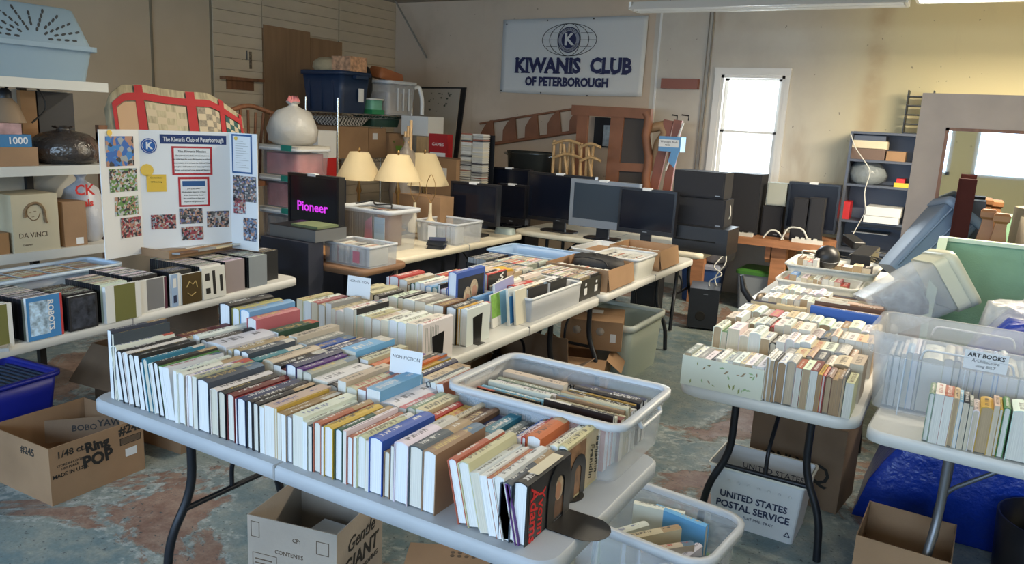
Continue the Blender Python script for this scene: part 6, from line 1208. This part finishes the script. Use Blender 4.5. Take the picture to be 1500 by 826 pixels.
MB().tube([(F_, y, z) for y, z in ((.03, .27), (.055, .23), (.045, .18), (.062, .16))], .007, 5, bend=.02).obj('sketch', sk, t)
t = sbox('cardboard_box', 'brown box with a small white label right of the portrait box', 'box', 2.62, 2.76, sl, .27, cardboard, -4.86, -4.63); MB().box(.115, .1165, -.0, .045, .01, .05).obj('shipping_label', paper, t)
t = bag('shopping_bag', 'white plastic shopping bag with red letters on the lower shelf', (-4.8, 2.84, sl), .13, .42, mat('white_carrier', (.55, .57, .62), .35, bump=.8, bscale=16))
text('CK', .09, red_ink, t, (.137, -.06, .33), (PI/2, 0, PI/2), bold=.002); text('als', .06, red_ink, t, (.137, -.04, .25), (PI/2, 0, PI/2), bold=.002)
sbox('wooden_box', 'small orange wooden box at the left end of the lower shelf', 'box', 2.16, 2.3, sl, .12, mat('orange_wood'), -4.8, -4.62)
# ---- tri-fold display board
bd = thing('display_board', 'white tri-fold display board of The Kiwanis Club of Peterborough', 'display board', (0, 0, 0)); zb = .93
def bz_(x, y, z): return az(x, y, z)
P0, P1, P2, P3 = [az(x, y, zb) for x, y in ((155, 381), (211, 371), (340, 363), (379, 368))]
P0.z = P1.z = P2.z = P3.z = zb
bd.location = (P1.x, P1.y, zb); Hb = ax(270, 192, (P1.x+P2.x)/2).z-zb; wbm = mat('board_white', (.74, .75, .76), .6)
def panel(A, B, nm='panel'):
    v = B-A; L_ = Vector((v.x, v.y, 0)).length; rz = math.atan2(v.y, v.x); e = thing(nm, None, None, (0, 0, 0)); 
    o = MB().box(0, L_, -.0, .005, 0, Hb).obj(nm, wbm, bd, (A.x-P1.x, A.y-P1.y, 0), rot=(0, 0, rz)); bpy.data.objects.remove(e); return o, L_
pL, wL = panel(P0, P1); pC, wC = panel(P1, P2); pR, wR = panel(P2, P3)
def onp(p, x0, x1, z0, z1, m, k=0, nm='print'): return MB().box(x0, x1, -.0012-.0006*k, -.0002-.0006*k, z0, z1).obj(nm, m, p)
def tp(p, s, size, x, z, m=ink, sx=1, bold=0, k=3): return text(s, size, m, p, (x, -.0016-.0006*k, z), (PI/2, 0, 0), bold=bold, sx=sx)
def photo_m(n, a, b, c_, sc=95):
    m = mat(n, a, .4); N, L, B = nd(m); tc = N.new('ShaderNodeTexCoord'); v = N.new('ShaderNodeTexVoronoi'); v.inputs['Scale'].default_value = sc; L.new(tc.outputs['Object'], v.inputs['Vector'])
    r = N.new('ShaderNodeValToRGB'); r.color_ramp.interpolation = 'CONSTANT'; e = r.color_ramp.elements; e[0].color = (*a, 1); e[1].position = .35; e[1].color = (*b, 1)
    for q, cc in ((.5, c_), (.62, (.03, .03, .04)), (.8, (.4, .22, .16))): x = e.new(q); x.color = (*cc, 1)
    s = N.new('ShaderNodeSeparateColor'); L.new(v.outputs['Color'], s.inputs[0]); L.new(s.outputs[0], r.inputs[0]); L.new(r.outputs[0], B.inputs[0]); return m
ph1 = photo_m('photo_group', (.3, .05, .07), (.25, .3, .35), (.5, .48, .46)); ph2 = photo_m('photo_street', (.12, .25, .08), (.5, .5, .5), (.35, .45, .55)); ph3 = photo_m('photo_crowd', (.1, .1, .1), (.45, .42, .4), (.12, .14, .3)); ph4 = photo_m('photo_blue', (.02, .12, .45), (.03, .2, .55), (.3, .35, .4), 40)
redf = mat('red_frame', (.42, .02, .03), .6); blf = mat('blue_frame', (.02, .09, .25), .6); u = wC; V = Hb
onp(pC, .22*u, .96*u, .895*V, .97*V, mat('header_navy', (.01, .035, .14), .5)); tp(pC, 'The Kiwanis Club of Peterborough', .037, .59*u, .93*V, paper, sx=.72*u/.56, bold=.0006)
o = MB().lathe([(.042, 0), (.042, .001)], 24).obj('emblem', mat('emblem_blue', (.01, .07, .3), .5), pC, (.1*u, -.002, .875*V), rot=(PI/2, 0, 0)); MB().lathe([(.028, 0), (.028, .001)], 24).obj('emblem', mat('emblem_blue2', (.02, .12, .4), .5), pC, (.1*u, -.0032, .875*V), rot=(PI/2, 0, 0)); ring(.035, .035, .0012, paper, pC, .1*u, .875*V, -.0035, 24); tp(pC, 'K', .05, .1*u, .875*V, paper, bold=.002, k=6)
onp(pC, .34*u, .79*u, .64*V, .875*V, redf, 1); onp(pC, .365*u, .765*u, .655*V, .86*V, paper, 2); tp(pC, 'The Kiwanis Mission', .019, .565*u, .835*V)
for q, s in enumerate(('The primary aim of the Kiwanis mission is', 'the belief that the most effective way to enhance', 'a community is to enhance its children. When', 'you give a child a chance to learn, experience,', 'dream, and succeed great things will happen.')): tp(pC, s, .0108, .565*u, (.8-q*.03)*V)
onp(pC, .4*u, .75*u, .375*V, .625*V, redf, 1); onp(pC, .425*u, .725*u, .39*V, .605*V, paper, 2); onp(pC, .445*u, .7*u, .545*V, .59*V, blf, 3)
for q, s in enumerate(('Join us for lunch!', 'Wednesdays, Noon to 1:15 pm', 'at the Community Center', 'We would love to have you', 'to join in our good works')): tp(pC, s, .0105, .57*u, (.525-q*.027)*V)
og = mat('print_sun', (.75, .5, .08), .5); o = MB().lathe([(.035, 0), (.035, .001)], 12).obj('sun_print', og, pC, (.07*u, -.002, .68*V), rot=(PI/2, 0, 0)); onp(pC, .06*u, .27*u, .505*V, .645*V, mat('print_amber', (.72, .47, .06), .5), 3)
for q, s in enumerate(('Committees', 'Welcoming')): tp(pC, s, .013, .165*u, (.62-q*.035)*V)
for a in ((.09*u, .36*u, .195*V, .315*V, ph1), (.4*u, .66*u, .23*V, .36*V, ph3), (.415*u, .665*u, .09*V, .205*V, ph1), (.71*u, .97*u, .19*V, .33*V, ph3)): onp(pC, *a, 2, 'photo_print')
v = wL
for a in ((.15*v, .85*v, .72*V, .95*V, ph4), (.2*v, .9*v, .52*V, .7*V, ph2), (.3*v, .9*v, .33*V, .48*V, ph2), (.42*v, .95*v, .15*V, .31*V, ph1)): onp(pL, *a, 2, 'photo_print')
MB().lathe([(.016, 0), (.016, .001)], 12).obj('sun_print', og, pL, (.25*v, -.004, .975*V), rot=(PI/2, 0, 0))
v = wR; onp(pR, .08*v, .82*v, .66*V, .99*V, blf, 1); onp(pR, .13*v, .77*v, .675*V, .975*V, paper, 2)
for q in range(12): onp(pR, .22*v, (.5+.2*(q*7 % 3)/2)*v, (.93-q*.02)*V, (.933-q*.02)*V, mat('print_grey'), 3, 'print_line')
MB().lathe([(.012, 0), (.012, .001)], 12).obj('sun_print', og, pR, (.25*v, -.0045, .955*V), rot=(PI/2, 0, 0))
for a in ((.1*v, .95*v, .42*V, .64*V, ph3), (.1*v, .55*v, .31*V, .45*V, ph1), (.45*v, .95*v, .08*V, .28*V, photo_m('photo_bluegrey', (.1, .15, .25), (.5, .55, .6), (.2, .25, .35)))): onp(pR, *a, 2, 'photo_print')
# ---- quilt over a chair back
ql = thing('quilt', 'patchwork quilt with red bands draped behind the display board', 'quilt', (0, 0, 0)); qx = -5.0
def qp(x, y): p = ax(x, y, qx); return p
A = qp(150, 200); ql.location = A
prof = [(150, 160), (158, 138), (175, 124), (205, 124), (235, 130), (265, 134), (300, 136), (318, 146), (340, 162), (352, 172)]
qt = [qp(x, y)-A for x, y in prof]; qb = -.5
def lerp(u_):
    f = u_*(len(qt)-1); i = min(int(f), len(qt)-2); return qt[i]+(qt[i+1]-qt[i])*(f-i)
def qpt(u_, v_, off=0): t_ = lerp(u_); return Vector((off+.03+.12*v_+.025*math.sin(u_*22)*v_, t_.y, t_.z+(qb-t_.z)*v_))
def patch(u0, u1, v0, v1, m, off, nm='patch', n=4):
    vs, fs = [], []
    for j in range(3):
        for i in range(n+1): vs.append(qpt(u0+(u1-u0)*i/n, v0+(v1-v0)*j/2, off))
    for j in range(2):
        for i in range(n): a = j*(n+1)+i; fs.append((a, a+1, a+n+2, a+n+1))
    return MB().add(vs, fs, True).obj(nm, m, ql)
qc = mat('quilt_cream', (.5, .42, .3), .85); qs = mat('quilt_stripe', (.42, .37, .25), .85, var=.3, vscale=50, stretch=(1, 1, .1)); qr = mat('quilt_red', (.4, .03, .035), .85); qt_ = mat('quilt_tan', (.5, .33, .2), .85); qg = mat('quilt_grey', (.25, .22, .17), .85, var=.3, vscale=60); qteal = mat('quilt_teal', (.03, .09, .09), .85)
o = patch(0, 1, 0, 1, qs, -.012, 'backing', 40); md = o.modifiers.new('t', 'SOLIDIFY'); md.thickness = .012; md.offset = 0
for u0, u1 in ((.1, .14), (.28, .325), (.56, .6), (.76, .8), (.93, .965)): patch(u0, u1, 0 if u0 > .2 else .08, 1, qr, .006, 'red_band', 3)
patch(.1, .965, .06, .12, qr, .007, 'red_band', 30)
for k, (u0, u1, ca, cb) in enumerate(((.145, .28, qt_, qt_), (.33, .555, qc, qs), (.605, .755, qc, qg), (.805, .925, qc, qteal))):
    n = 1 if k == 0 else 4
    for i in range(n):
        for j in range(n if n == 1 else 6):
            du, dv = (u1-u0)/n, .8 if n == 1 else .055; patch(u0+i*du, u0+(i+1)*du, .13+j*dv, .13+(j+1)*dv, ca if (i+j) % 2 else cb, .004, 'patch', 2)
qs_t = thing('quilt_rack', 'dark wooden rack carrying the quilt', 'rack', (qx+.025, A.y+.55, 0)); MB().box(-.02, .02, -.6, .6, 1.5, 1.6).obj('top_rail', wood, qs_t)
for y in (-.58, .58): MB().box(-.02, .02, y-.02, y+.02, 0, 1.55).obj('post', wood, qs_t)
# slatted chair back right of the quilt
t = thing('slatted_chair', 'brown slatted wooden chair back right of the quilt', 'chair', tuple(ax(365, 210, -5.4)))
for k in range(7): y = -.2+.065*k; MB().tube([(0, y*1.3, .28+.02*math.sin(k)), (0, y, 0), (0, y*.9, -.3)], .012, 6, bend=.06).obj('slat', wood, t)
MB().tube([(0, -.3, .24), (0, 0, .33), (0, .27, .26)], .02, 8, bend=.1).obj('crest_rail', wood, t); MB().box(-.25, .25, -.25, .25, -.34, -.3).obj('seat', wood, t)
for x, y in ((-.22, -.22), (.22, -.22), (-.22, .22), (.22, .22)): MB().box(x-.02, x+.02, y-.02, y+.02, -t.location.z, -.34).obj('leg', wood, t)
# stained cable across the ceiling corner and small pipe
t = tag(MB().tube([tuple(ay(573, -10, 8.3)), tuple(ay(625, 85, 8.5))], .012, 6).obj('conduit', mat('pipe_metal')), 'thin diagonal conduit in the upper corner of the room', 'pipe')
